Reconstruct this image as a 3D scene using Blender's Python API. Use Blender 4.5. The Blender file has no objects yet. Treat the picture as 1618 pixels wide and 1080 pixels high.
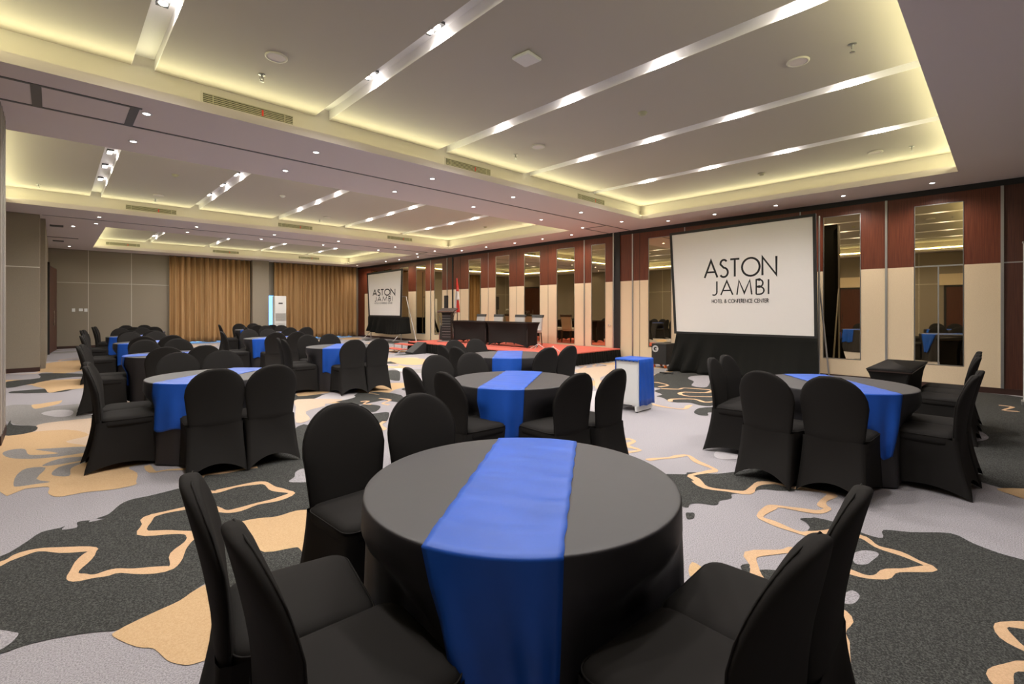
import bpy, math, random
from math import sin, cos, pi, sqrt, radians, atan2, hypot
random.seed(7)
scene = bpy.context.scene
COL = scene.collection

# ------------------------------------------------------------------ camera
F, HZ, CAMH = 752.0, 488.0, 1.45
YW = radians(43.9); S, C = sin(YW), cos(YW)
cam = bpy.data.cameras.new('camera'); camo = bpy.data.objects.new('camera', cam); COL.objects.link(camo)
cam.sensor_width = 36; cam.lens = 36*F/1618; cam.shift_y = -(540-HZ)/1618; cam.clip_start = .05; cam.clip_end = 200
camo.location = (0, 0, CAMH); camo.rotation_euler = (pi/2, 0, -YW)
scene.camera = camo

def at(px, py, z=0.0):                      # where the sight line through a pixel meets the height z
    d = (CAMH-z)*F/(py-HZ); a = (px-809)/F
    return (d*(a*C+S), d*(C-a*S))
def atx(px, py, X):                         # ... meets the plane x = X
    a = (px-809)/F; d = X/(a*C+S)
    return (d*(C-a*S), CAMH+(HZ-py)/F*d)

# ------------------------------------------------------------------ materials
def mat(name, col, rough=.6, metal=0, spec=.5, sheen=0, noise=None, bump=None, emit=None, coat=0, wave=None):
    m = bpy.data.materials.new(name); m.use_nodes = True
    nt = m.node_tree; b = nt.nodes['Principled BSDF']
    b.inputs['Base Color'].default_value = (*col, 1); b.inputs['Roughness'].default_value = rough
    b.inputs['Metallic'].default_value = metal; b.inputs['Specular IOR Level'].default_value = spec
    b.inputs['Sheen Weight'].default_value = sheen; b.inputs['Sheen Roughness'].default_value = .5
    b.inputs['Coat Weight'].default_value = coat
    tc = nt.nodes.new('ShaderNodeTexCoord')
    if noise:                                # (scale, second colour, contrast low, high, stretch)
        sc, c2, lo, hi, st = noise
        mp = nt.nodes.new('ShaderNodeMapping'); mp.inputs['Scale'].default_value = st
        n = nt.nodes.new('ShaderNodeTexNoise'); n.inputs['Scale'].default_value = sc; n.inputs['Detail'].default_value = 3
        r = nt.nodes.new('ShaderNodeMapRange'); r.inputs['From Min'].default_value = lo; r.inputs['From Max'].default_value = hi
        x = nt.nodes.new('ShaderNodeMix'); x.data_type = 'RGBA'
        x.inputs['A'].default_value = (*col, 1); x.inputs['B'].default_value = (*c2, 1)
        nt.links.new(tc.outputs['Object'], mp.inputs['Vector']); nt.links.new(mp.outputs['Vector'], n.inputs['Vector'])
        nt.links.new(n.outputs['Fac'], r.inputs['Value']); nt.links.new(r.outputs['Result'], x.inputs['Factor'])
        nt.links.new(x.outputs['Result'], b.inputs['Base Color'])
    if bump:
        sc, st = bump
        n = nt.nodes.new('ShaderNodeTexNoise'); n.inputs['Scale'].default_value = sc; n.inputs['Detail'].default_value = 4
        bp = nt.nodes.new('ShaderNodeBump'); bp.inputs['Strength'].default_value = st; bp.inputs['Distance'].default_value = .01
        nt.links.new(tc.outputs['Object'], n.inputs['Vector']); nt.links.new(n.outputs['Fac'], bp.inputs['Height'])
        nt.links.new(bp.outputs['Normal'], b.inputs['Normal'])
    if emit:
        b.inputs['Emission Color'].default_value = (*emit[0], 1); b.inputs['Emission Strength'].default_value = emit[1]
    return m
ONE = (1, 1, 1)
M = {}
M['soffit'] = mat('white_paint', (.70, .63, .61), .7, spec=.3)
M['ceil'] = mat('ceiling_paint', (.48, .44, .385), .75, spec=.3)
M['jamb'] = mat('jamb_paint', (.36, .32, .29), .7)
M['lip'] = mat('cove_paint', (.66, .62, .55), .7, spec=.3)
M['slot'] = mat('slot_paint', (.80, .78, .77), .6)
M['beige'] = mat('beige_fabric_panel', (.74, .61, .43), .85, spec=.2, noise=(60, (.67, .54, .37), .35, .65, (1, 1, 4)))
M['grey'] = mat('grey_fabric_panel', (.275, .237, .187), .85, spec=.2, noise=(90, (.25, .215, .168), .35, .65, ONE))
M['wood'] = mat('red_brown_veneer', (.085, .019, .009), .38, noise=(9, (.15, .040, .019), .35, .65, (6, 14, .25)), spec=.4)
M['darkwood'] = mat('dark_door_wood', (.05, .014, .008), .45, noise=(8, (.09, .028, .015), .35, .65, (5, 14, .25)))
M['base'] = mat('skirting_wood', (.035, .012, .008), .5)
M['black'] = mat('matt_black', (.012, .012, .012), .6)
M['mirror'] = mat('bronze_mirror', (.60, .50, .32), .015, metal=1)
M['chrome'] = mat('polished_metal', (.6, .6, .6), .2, metal=1)
M['alu'] = mat('brushed_metal', (.42, .42, .42), .38, metal=.9)
M['steel'] = mat('grey_track_metal', (.13, .13, .125), .45, metal=.4)
M['spandex'] = mat('black_spandex', (.022, .0208, .020), .8, spec=.03, sheen=.0, bump=(14, .10))
M['cloth'] = mat('black_polyester_cloth', (.023, .0215, .0245), .52, spec=.42, sheen=.0, bump=(7, .06))
M['blue'] = mat('blue_satin', (.011, .074, .39), .42, spec=.28, sheen=.0, noise=(5, (.013, .085, .46), .35, .65, ONE), bump=(9, .15))
M['skirt'] = mat('black_velvet', (.007, .007, .006), .8, spec=.1, sheen=.01)
M['curtain'] = mat('gold_brown_curtain', (.33, .19, .078), .7, noise=(14, (.43, .26, .115), .3, .7, (1, 1, .06)))
M['screen'] = mat('matt_white_screen', (.80, .77, .74), .8, spec=.2)
M['ink'] = mat('black_ink', (.005, .005, .005), .7)
M['red'] = mat('red_carpet', (.56, .14, .105), .95, spec=.1, noise=(180, (.48, .11, .08), .35, .65, ONE))
M['white'] = mat('white_plastic', (.70, .70, .69), .4)
M['whitelam'] = mat('white_laminate', (.68, .67, .65), .4)
M['flagred'] = mat('red_flag_cloth', (.55, .03, .02), .7); M['flagwhite'] = mat('white_flag_cloth', (.72, .70, .68), .7)
M['cream'] = mat('pale_upholstery', (.46, .45, .44), .6); M['darktrim'] = mat('dark_upholstery', (.045, .045, .045), .5)
M['brownleg'] = mat('dark_leg_wood', (.03, .015, .01), .5)
M['orange'] = mat('orange_rubber', (.65, .13, .02), .5)
M['grille'] = mat('vent_grille', (.40, .38, .28), .5); M['void'] = mat('vent_void', (.02, .02, .015), .8)
M['redtape'] = mat('red_tape', (.6, .03, .02), .5)
M['lamp'] = mat('lamp_glow', (1, 1, 1), .5, emit=((1, .93, .85), 26))
M['glass'] = mat('window_glass', (.8, .85, .9), .05)
g = M['glass'].node_tree.nodes['Principled BSDF']; g.inputs['Transmission Weight'].default_value = 1; g.inputs['IOR'].default_value = 1.02
# carpet
SP = 150
M['c_light'] = mat('carpet_pale_grey', (.385, .37, .395), .97, spec=.1, noise=(SP, (.215, .205, .22), .40, .66, ONE), bump=(300, .4))
M['c_mid'] = mat('carpet_mid_grey', (.29, .28, .275), .97, spec=.1, noise=(SP, (.20, .193, .19), .38, .62, ONE), bump=(300, .4))
M['c_white'] = mat('carpet_near_white', (.50, .48, .50), .97, spec=.1, noise=(SP, (.42, .40, .42), .38, .62, ONE), bump=(300, .4))
M['c_dark'] = mat('carpet_charcoal', (.030, .031, .029), .97, spec=.1, noise=(SP, (.095, .097, .092), .42, .68, ONE), bump=(300, .4))
M['c_tan'] = mat('carpet_tan', (.57, .40, .235), .97, spec=.1, noise=(SP, (.50, .34, .185), .38, .62, ONE), bump=(300, .4))
M['c_pale'] = mat('carpet_pale_beige', (.58, .46, .36), .97, spec=.1, noise=(SP, (.50, .39, .29), .38, .62, ONE), bump=(300, .4))
M['c_line'] = mat('carpet_peach_line', (.62, .42, .26), .97, spec=.1, noise=(SP, (.54, .36, .215), .38, .62, ONE), bump=(300, .4))

# ------------------------------------------------------------------ mesh helpers
class MB:
    def __init__(s): s.v, s.f, s.mi, s.mats = [], [], [], []
    def m(s, mt):
        if mt not in s.mats: s.mats.append(mt)
        return s.mats.index(mt)
    def add(s, vs, fs, mt):
        o = len(s.v); s.v += vs; i = s.m(mt)
        for f in fs: s.f.append([o+k for k in f]); s.mi.append(i)
    def box(s, x0, x1, y0, y1, z0, z1, mt):
        vs = [(x, y, z) for z in (z0, z1) for y in (y0, y1) for x in (x0, x1)]
        s.add(vs, [(0, 2, 3, 1), (4, 5, 7, 6), (0, 1, 5, 4), (2, 6, 7, 3), (0, 4, 6, 2), (1, 3, 7, 5)], mt)
    def rbox(s, x0, x1, y0, y1, z0, z1, r, mt):          # box with chamfered edges
        rings = []
        for z, k in ((z0, r), (z0+r, 0), (z1-r, 0), (z1, r)):
            a0, a1, b0, b1 = x0+k, x1-k, y0+k, y1-k; q = r*.7
            rings.append([(a0+q, b0, z), (a1-q, b0, z), (a1, b0+q, z), (a1, b1-q, z), (a1-q, b1, z), (a0+q, b1, z), (a0, b1-q, z), (a0, b0+q, z)])
        s.loft(rings, mt, True, True)
    def loft(s, rings, mt, cap0=False, cap1=False, closed=True):
        n = len(rings[0]); vs = [p for r in rings for p in r]; fs = []
        for i in range(len(rings)-1):
            for j in range(n if closed else n-1):
                k = (j+1) % n
                fs.append((i*n+j, i*n+k, (i+1)*n+k, (i+1)*n+j))
        if cap0: fs.append(tuple(range(n-1, -1, -1)))
        if cap1: fs.append(tuple(range((len(rings)-1)*n, len(rings)*n)))
        s.add(vs, fs, mt)
    def cyl(s, x, y, z0, z1, r, mt, n=16, r1=None):
        r1 = r if r1 is None else r1
        s.loft([[(x+rr*cos(2*pi*i/n), y+rr*sin(2*pi*i/n), z) for i in range(n)] for z, rr in ((z0, r), (z1, r1))], mt, True, True)
    def tube(s, pts, r, mt, n=8):
        rings = []
        for i, p in enumerate(pts):
            a = pts[max(0, i-1)]; b = pts[min(len(pts)-1, i+1)]
            t = [b[k]-a[k] for k in range(3)]; L = sqrt(sum(k*k for k in t)) or 1; t = [k/L for k in t]
            u = (-t[1], t[0], 0) if abs(t[2]) < .95 else (1, 0, 0)
            L = sqrt(sum(k*k for k in u)); u = [k/L for k in u]
            w = (t[1]*u[2]-t[2]*u[1], t[2]*u[0]-t[0]*u[2], t[0]*u[1]-t[1]*u[0])
            rr = r[i] if isinstance(r, (list, tuple)) else r
            rings.append([tuple(p[k]+rr*(cos(2*pi*j/n)*u[k]+sin(2*pi*j/n)*w[k]) for k in range(3)) for j in range(n)])
        s.loft(rings, mt, True, True)
    def grid(s, rows, mt):
        n = len(rows[0]); vs = [p for r in rows for p in r]
        s.add(vs, [(i*n+j, i*n+j+1, (i+1)*n+j+1, (i+1)*n+j) for i in range(len(rows)-1) for j in range(n-1)], mt)
    def mesh(s, name, smooth=False):
        me = bpy.data.meshes.new(name); me.from_pydata(s.v, [], s.f)
        for mt in s.mats: me.materials.append(M[mt])
        me.polygons.foreach_set('material_index', s.mi)
        if smooth: me.polygons.foreach_set('use_smooth', [True]*len(s.f))
        me.update(); return me
    def build(s, name, parent=None, smooth=False, loc=None):
        o = bpy.data.objects.new(name, s.mesh(name, smooth)); COL.objects.link(o)
        if parent: o.parent = parent
        if loc: o.location = loc
        return o
def tag(o, label=None, cat=None, group=None, kind=None):
    if label: o['label'] = label
    if cat: o['category'] = cat
    if group: o['group'] = group
    if kind: o['kind'] = kind
    return o
def empty(name, loc, rz=0, label=None, cat=None, group=None):
    o = bpy.data.objects.new(name, None); COL.objects.link(o); o.location = loc; o.rotation_euler = (0, 0, rz)
    o.empty_display_size = .1
    return tag(o, label, cat, group)
def solid(o, th, off=0):
    md = o.modifiers.new('thickness', 'SOLIDIFY'); md.thickness = th; md.offset = off; return o
def bevel(o, w=.006, n=2):
    md = o.modifiers.new('bevel', 'BEVEL'); md.width = w; md.segments = n; md.limit_method = 'ANGLE'; return o
def copy_tree(o, parent=None):
    c = o.copy(); COL.objects.link(c); c.parent = parent
    for ch in [k for k in KIDS.get(o.name, [])]: copy_tree(ch, c)
    return c
KIDS = {}
def remember(root, *ch):
    KIDS[root.name] = list(ch)

# ------------------------------------------------------------------ room sizes
XW, YF, XL, YB = 11.66, 23.9, -1.3, -3.6      # mirror wall, curtain wall, left wall, wall behind
ZS, ZC, ZT = 3.65, 4.0, 4.12                  # soffit, raised ceiling, slot top
BAYS = [(-.75, 10.42, .54, 6.2), (-.75, 10.45, 8.5, 14.25), (1.0, 10.5, 16.8, 22.7)]
SLOTX = [.68, 2.58, 4.52, 6.48, 8.52]

# floor with the woven pattern of the carpet
fl = MB(); fl.box(XL, XW, YB, YF, -.1, 0, 'c_light')
def crom(P, closed, n=4):
    out = []; L = len(P); rng = range(L if closed else L-1)
    for i in rng:
        g = lambda k: P[k % L] if closed else P[min(max(k, 0), L-1)]
        p0, p1, p2, p3 = g(i-1), g(i), g(i+1), g(i+2)
        for j in range(n):
            t = j/n
            out.append(tuple(.5*((2*p1[k])+(-p0[k]+p2[k])*t+(2*p0[k]-5*p1[k]+4*p2[k]-p3[k])*t*t+(-p0[k]+3*p1[k]-3*p2[k]+p3[k])*t**3) for k in (0, 1)))
    if not closed: out.append(P[-1])
    return out
LAY = [0.0]
def clampxy(p): return (min(max(p[0], XL+.02), XW-.05), min(max(p[1], YB+.02), YF-.02))
def patch(P, mt, n=3):
    LAY[0] += .000014
    q = [clampxy(p) for p in crom(P, True, n)]
    A = sum(q[i][0]*q[(i+1) % len(q)][1]-q[(i+1) % len(q)][0]*q[i][1] for i in range(len(q)))
    if A < 0: q = q[::-1]
    fl.add([(x, y, LAY[0]) for x, y in q], [tuple(range(len(q)))], mt)
def poly(P, mt, o=(0, 0), s=1.0): patch([at(o[0]+x*s, o[1]+y*s) for x, y in P], mt)
def line(P, w=.055, o=(0, 0), s=1.0, mt='c_line'):
    LAY[0] += .000014
    q = crom([at(o[0]+x*s, o[1]+y*s) for x, y in P], False, 3); L, R = [], []
    for i, p in enumerate(q):
        a, b = q[max(0, i-1)], q[min(len(q)-1, i+1)]; dx, dy = b[0]-a[0], b[1]-a[1]; l = hypot(dx, dy) or 1
        ww = w*(.5+.14*sin(i*.9))
        L.append((p[0]-dy/l*ww, p[1]+dx/l*ww, LAY[0])); R.append((p[0]+dy/l*ww, p[1]-dx/l*ww, LAY[0]))
    fl.grid([R, L], mt)
def blob(x, y, r, mt, ax=1.0, rag=.35):
    n = 11; ph = random.random()*6
    P = []
    for i in range(n):
        t = 2*pi*i/n; rr = r*(1+rag*sin(2*t+ph)+rag*.7*random.uniform(-1, 1))
        P.append((x+rr*cos(t)*ax, y+rr*sin(t)/ax))
    patch(P, mt)
# loose blotches in the part of the room away from the camera
for i in range(150):
    x, y = random.uniform(XL+.4, 11.2), random.uniform(4.5, 23.4)
    d = x*S+y*C
    if d < 6.6 or (x < 4 and y < 6.2): continue
    mt = random.choice(['c_tan', 'c_mid', 'c_dark', 'c_pale', 'c_white', 'c_mid', 'c_tan', 'c_dark', 'c_white'])
    blob(x, y, random.uniform(.2, .62), mt, random.uniform(.8, 1.3))
for i in range(26):
    x, y = random.uniform(0, 11), random.uniform(6, 20); P = []
    if x*S+y*C < 7.5: continue
    a = random.random()*6
    for k in range(7):
        P.append((x, y)); a += random.uniform(-1.5, 1.5); x += .4*cos(a); y += .4*sin(a)
    LAY[0] += .000014
    q = crom(P, False, 3); L, R = [], []
    for j, p in enumerate(q):
        b0, b1 = q[max(0, j-1)], q[min(len(q)-1, j+1)]; dx, dy = b1[0]-b0[0], b1[1]-b0[1]; l = hypot(dx, dy) or 1
        L.append((*clampxy((p[0]-dy/l*.028, p[1]+dx/l*.028)), LAY[0])); R.append((*clampxy((p[0]+dy/l*.028, p[1]-dx/l*.028)), LAY[0]))
    fl.grid([R, L], 'c_line')
k1 = ((0, 560), .1854)
poly([(50, 440), (300, 430), (600, 470), (960, 460), (970, 530), (500, 575), (330, 610), (60, 570)], 'c_mid', *k1)
poly([(350, 500), (500, 470), (620, 480), (600, 520), (470, 530)], 'c_white', *k1)
poly([(690, 500), (800, 475), (860, 490), (800, 515)], 'c_white', *k1)
poly([(60, 230), (340, 200), (350, 160), (760, 165), (770, 190), (640, 190), (430, 215), (430, 240), (270, 250), (60, 285)], 'c_dark', *k1)
poly([(350, 90), (500, 60), (730, 50), (760, 130), (340, 150)], 'c_tan', *k1)
poly([(270, 255), (460, 215), (600, 230), (760, 235), (740, 280), (560, 300), (420, 325), (380, 290)], 'c_tan', *k1)
poly([(270, 430), (340, 420), (500, 395), (530, 390), (500, 420), (350, 455), (290, 460)], 'c_tan', *k1)
poly([(0, 770), (30, 690), (180, 685), (305, 650), (320, 600), (520, 568), (965, 530), (1200, 560), (1200, 800), (960, 860), (700, 830), (400, 820), (200, 820), (0, 860)], 'c_pale', *k1)
poly([(0, 745), (35, 718), (100, 680), (560, 640), (760, 685), (560, 740), (700, 770), (850, 790), (960, 780), (1300, 800), (1300, 900), (1100, 960), (1170, 1010), (1160, 1080), (1150, 1110), (960, 1150), (740, 1172), (540, 1208), (460, 1208), (410, 1180), (410, 1127), (216, 1143), (0, 1170)], 'c_tan', *k1)
poly([(20, 840), (100, 810), (210, 805), (240, 850), (330, 855), (500, 840), (300, 810), (430, 800), (700, 785), (850, 795), (750, 830), (500, 870), (260, 890), (80, 880)], 'c_mid', *k1)
poly([(360, 945), (500, 890), (700, 870), (900, 860), (880, 885), (700, 905), (450, 945)], 'c_mid', *k1)
poly([(115, 1115), (140, 1030), (230, 970), (390, 965), (310, 1060), (430, 1085), (300, 1105), (160, 1125)], 'c_mid', *k1)
poly([(440, 1010), (500, 960), (620, 930), (760, 905), (640, 950), (600, 980), (590, 1035), (470, 1035)], 'c_mid', *k1)
poly([(40, 640), (90, 560), (110, 600), (305, 610), (300, 650), (180, 680), (35, 690)], 'c_dark', *k1)
line([(1255, 945), (1300, 1000), (1420, 985), (1590, 975)], .045, *k1, mt='c_tan')
# large charcoal field at the left front
poly([(0, 879), (18, 871), (42, 856), (65, 841), (95, 834), (103, 831), (98, 837), (122, 833), (122, 825), (142, 822), (141, 825), (166, 819), (153, 819), (172, 812), (190, 797), (208, 789), (237, 783), (281, 772), (290, 769), (297, 748), (318, 732), (400, 715), (450, 690), (480, 670), (520, 690), (545, 760), (560, 860), (600, 950), (520, 1000), (420, 960), (342, 919), (309, 932), (284, 949), (247, 966), (215, 981), (188, 995), (148, 999), (119, 1003), (79, 1010), (35, 1021), (0, 1033), (-60, 1040), (-60, 900)], 'c_dark')
poly([(-10, 997), (22, 999), (29, 1003), (12, 1020), (-10, 1028)], 'c_light')
poly([(178, 1005), (188, 995), (215, 981), (247, 966), (284, 949), (309, 932), (342, 919), (370, 940), (410, 960), (420, 1000), (380, 1020), (357, 1027), (340, 1038), (310, 1048), (293, 1051), (265, 1044), (243, 1025), (215, 1022)], 'c_tan')
k2 = ((0, 720), .1978); k3 = ((200, 720), .1978)
line([(-60, 885), (0, 862), (90, 825), (180, 785), (330, 750), (520, 752), (735, 748), (715, 780), (640, 870), (580, 950), (640, 975), (740, 965), (850, 940), (950, 920), (1100, 920), (1330, 905), (1400, 860), (1420, 770), (1500, 690), (1545, 635), (1500, 615), (1350, 612), (1140, 615), (1170, 540), (1190, 490), (1330, 450), (1530, 410), (1600, 395)], .06, *k2)
line([(590, 390), (720, 430), (800, 445), (900, 430), (1040, 385), (1200, 350), (1320, 300), (1250, 280), (1170, 260), (1110, 220), (1030, 220), (880, 245), (760, 275), (690, 290), (610, 275)], .06, *k3)
line([(540, 200), (590, 170), (640, 150), (800, 130), (950, 105), (1045, 90)], .055, *k3)
poly([(1295, 205), (1340, 170), (1350, 130), (1400, 105), (1460, 110), (1460, 200), (1360, 212)], 'c_light', *k3)
poly([(835, 560), (920, 525), (1050, 500), (1200, 485), (1350, 440), (1475, 430), (1600, 420), (1600, 700), (1450, 805), (1380, 740), (1330, 735), (1100, 770), (1000, 690), (900, 600)], 'c_tan', *k3)
line([(1180, 1030), (1300, 960), (1440, 905), (1560, 860)], .05, *k3)
# right front
k7 = ((1060, 700), .1978); k8 = ((1298, 700), .352); k6 = ((900, 560), .1854); k5 = ((440, 560), .1731)
poly([(-80, 260), (110, 250), (130, 235), (220, 235), (360, 245), (540, 225), (760, 190), (1000, 210), (1500, 330), (1480, 410), (1200, 375), (900, 380), (760, 370), (690, 375), (640, 400), (490, 405), (485, 440), (390, 460), (375, 490), (330, 495), (220, 480), (150, 490), (120, 515), (-80, 420)], 'c_dark', *k7)
poly([(120, 560), (150, 556), (188, 560), (182, 600), (130, 606)], 'c_dark', *k7)
poly([(170, 950), (300, 1025), (430, 1070), (300, 1090), (150, 1060)], 'c_tan', *k7)
poly([(555, 985), (630, 965), (640, 1010), (830, 1015), (860, 1077), (700, 1150), (620, 1077)], 'c_dark', *k7)
poly([(-60, 340), (60, 355), (200, 410), (275, 425), (278, 390), (400, 400), (580, 405), (680, 450), (800, 495), (909, 525), (1040, 570), (1500, 1700), (-400, 1700), (-60, 1080), (-60, 900), (30, 640), (0, 480)], 'c_dark', *k8)
poly([(1030, 605), (1130, 600), (1300, 630), (1290, 700), (1100, 705), (1110, 675), (1080, 635)], 'c_dark', *k7)
line([(660, 900), (720, 890), (850, 880), (930, 865), (1010, 860), (1080, 910), (1200, 960), (1240, 985), (1180, 1000), (1030, 1030), (1075, 1060), (1150, 1130)], .055, *k6)
line([(190, 300), (280, 355), (450, 380), (610, 395), (660, 350), (720, 320), (830, 320), (950, 350), (1100, 370), (1220, 390), (1290, 415), (1220, 460), (1210, 500), (1250, 525), (1180, 550), (1020, 530), (850, 505), (790, 520), (710, 585), (800, 630), (950, 690), (1070, 725), (1160, 720), (1290, 700), (1400, 690)], .058, *k7)
line([(1000, 850), (950, 860), (850, 870), (640, 890), (665, 980), (690, 1077), (760, 1140)], .06, *k7)
poly([(140, 500), (180, 483), (230, 485), (258, 500), (225, 530), (200, 545), (150, 540)], 'c_light', *k8)
poly([(70, 700), (110, 672), (140, 662), (172, 685), (150, 718), (110, 722)], 'c_light', *k8)
line([(120, 410), (190, 425), (250, 465), (350, 495), (430, 530), (490, 560), (400, 570), (310, 575), (270, 600), (200, 600), (120, 575)], .05, *k8)
line([(50, 740), (88, 790), (70, 840), (60, 880), (90, 960), (70, 1000), (20, 1000)], .085, *k8)
line([(980, 825), (880, 818), (805, 820), (840, 880), (920, 930), (1000, 960)], .05, *k8)
line([(1000, 1020), (909, 1005), (830, 1015), (800, 1060), (830, 1120)], .06, *k8)
poly([(1533, 618), (1618, 628), (1720, 645), (1720, 790), (1618, 776), (1580, 770), (1535, 757), (1490, 745), (1400, 700), (1330, 640), (1440, 625)], 'c_dark')
poly([(1518, 690), (1545, 681), (1562, 690), (1553, 696), (1520, 698)], 'c_light')
poly([(1575, 772), (1618, 772), (1660, 776), (1660, 800), (1600, 782)], 'c_tan')
line([(1578, 640), (1600, 643), (1585, 648), (1610, 650)], .05)
poly([(700, 200), (800, 150), (1170, 150), (1500, 170), (2200, 330), (2400, 480), (1900, 560), (1240, 400), (1250, 412), (1200, 440), (1100, 430), (1020, 410), (870, 405), (800, 370), (740, 355), (790, 340), (720, 310), (780, 290), (700, 270)], 'c_dark', *k6)
poly([(1010, 205), (1040, 185), (1190, 180), (1190, 250), (1150, 280), (1040, 265), (1060, 230)], 'c_light', *k6)
poly([(1060, 490), (1110, 455), (1250, 450), (1260, 490), (1180, 495), (1180, 520), (1100, 515)], 'c_dark', *k6)
for Q in ([(700, 235), (760, 240), (840, 262), (760, 275)], [(780, 290), (930, 295), (980, 285), (1200, 300)], [(1220, 305), (1160, 325), (980, 320), (940, 335), (1020, 355), (1230, 360)], [(860, 400), (875, 380), (1060, 380), (1150, 405), (1240, 400)], [(700, 420), (800, 445), (970, 465), (1010, 440), (1040, 430)], [(430, 720), (500, 720), (550, 740), (480, 775), (600, 815), (460, 835)]):
    line(Q, .06, *k6)
poly([(30, 140), (180, 110), (370, 95), (370, 130), (300, 180), (260, 200), (270, 260), (220, 290), (200, 200)], 'c_pale', *k6)
poly([(1230, 860), (1260, 820), (1330, 830), (1460, 810), (1470, 880), (1300, 895)], 'c_white', *k6)
for Q, mt in (([(990, 150), (1100, 150), (1110, 220), (1090, 240), (1000, 220)], 'c_dark'), ([(830, 350), (920, 340), (1120, 370), (1130, 430), (1050, 430), (920, 400), (920, 365)], 'c_dark'),
              ([(750, 470), (800, 455), (930, 470), (890, 520), (820, 520)], 'c_dark'), ([(850, 550), (900, 535), (1010, 530), (980, 620), (900, 620)], 'c_dark'),
              ([(170, 410), (590, 410), (430, 450), (420, 470), (250, 520), (290, 590), (160, 620), (160, 480)], 'c_pale'), ([(180, 380), (200, 330), (380, 305), (520, 310), (440, 350)], 'c_tan'),
              ([(650, 330), (850, 320), (820, 350)], 'c_tan'), ([(990, 30), (1330, 40), (1310, 90), (1100, 85)], 'c_tan')):
    poly(Q, mt, *k5)
for Q in ([(750, 430), (820, 425), (780, 450), (850, 455)], [(920, 400), (1020, 415), (950, 445), (1010, 460)], [(920, 690), (970, 680), (930, 640), (970, 610)]):
    line(Q, .05, *k5)
tag(fl.build('floor'), kind='structure')

# ceiling: soffit slab with three coffers, ledges and blocks above it
so = MB()
ys = [YB]
for (x0, x1, y0, y1) in BAYS: ys += [y0, y1]
ys.append(YF)
def both(a0, a1, b0, b1, in0, in1, jn0, jn1):   # a0..a1 in x, b0..b1 in y; insets where the edge borders a coffer
    so.box(a0, a1, b0, b1, ZS, ZS+.1, 'soffit')
    so.box(a0+in0, a1-in1, b0+jn0, b1-jn1, ZS+.1, 4.2, 'lip')
I = .14
for k in range(0, len(ys), 2):
    both(XL, XW, ys[k], ys[k+1], 0, 0, I if k else 0, I if k < len(ys)-2 else 0)
for (x0, x1, y0, y1) in BAYS:
    both(XL, x0, y0, y1, 0, I, -I, -I); both(x1, XW, y0, y1, I, 0, -I, -I)
tag(so.build('ceiling'), kind='structure')
up = MB()
for (x0, x1, y0, y1) in BAYS:
    xs = [x0-I] + [v for c in SLOTX if c > x0+.3 for v in (c-.1, c+.1)] + [x1+I]
    for k in range(0, len(xs), 2): up.box(xs[k], xs[k+1], y0-I, y1+I, ZC, ZT, 'ceil')
    for k in range(1, len(xs)-1, 2):
        up.box(xs[k], xs[k+1], y0-I, y1+I, ZT, ZT+.05, 'slot')
        for q in (xs[k], xs[k+1]-.004): up.box(q, q+.004, y0-I, y1+I, ZC+.001, ZT, 'slot')
tag(up.build('ceiling_coffers'), kind='structure')

# tracks of the folding partitions in the soffit
def strip(n, boxes, mt='steel'):
    b = MB()
    for q in boxes: b.box(*q, mt)
    return tag(b.build('trim_%d' % n), kind='structure')
zt0, zt1 = ZS-.006, ZS+.002
strip(1, [(XL, .70, 6.58, 6.62, zt0, zt1), (XL, XW, 7.28, 7.32, zt0, zt1), (-.17, -.09, 6.62, 7.28, zt0, zt1), (.60, .68, 6.62, 7.28, zt0, zt1)])
strip(2, [(10.45, 10.5, 7.32, 8.0, zt0, zt1), (10.45, XW, 8.0, 8.04, zt0, zt1)])
strip(3, [(-.2, XW, 15.58, 15.62, zt0, zt1), (10.45, 10.5, 15.62, 16.3, zt0, zt1), (10.45, XW, 16.3, 16.34, zt0, zt1)])
strip(4, [(-.16, .55, 20.1, 20.22, zt0, zt1)], 'black')

# ------------------------------------------------------------------ mirror wall
MIR = [(.53, 1.20, .43), (2.03, 2.67, .43), (3.52, 4.18, .43), (4.72, 5.36, .43), (6.09, 6.75, .42), (8.16, 8.66, .37), (9.31, 10.03, .37), (10.77, 11.5, .37), (12.25, 12.97, .37), (13.81, 14.54, .37), (16.30, 16.86, .36), (17.54, 18.28, .36), (18.92, 19.66, .36), (20.4, 21.1, .36), (21.8, 22.4, .36)]
wr = MB()
ZB = 2.24
wr.box(XW+.03, XW+.2, YB, YF, 0, 4.2, 'wood')
edge = [.06]
for a, b, c in MIR: edge += [a, b]
edge.append(23.15)
wr.box(XW-.012, XW+.03, YB, .06, .1, 3.55, 'darkwood')
wr.box(XW-.012, XW+.03, 23.15, YF, .1, 3.55, 'wood')
for k in range(0, len(edge), 2):
    a, b = edge[k], edge[k+1]
    wr.box(XW-.012, XW+.03, a, b, ZB, 3.55, 'wood'); wr.box(XW-.012, XW+.03, a, b, .1, ZB, 'beige')
for a, b, c in MIR:
    wr.box(XW-.012, XW+.03, a, b, .1, c, 'beige'); wr.box(XW-.012, XW+.03, a, b, 3.37, 3.55, 'wood')
wr.box(XW-.03, XW+.03, YB, YF, 3.55, ZS, 'black')
tag(wr.build('wall_right'), kind='structure')
b = MB(); b.box(XW-.022, XW+.02, YB, YF, 0, .1, 'base'); tag(b.build('baseboard_right'), kind='structure')
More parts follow.
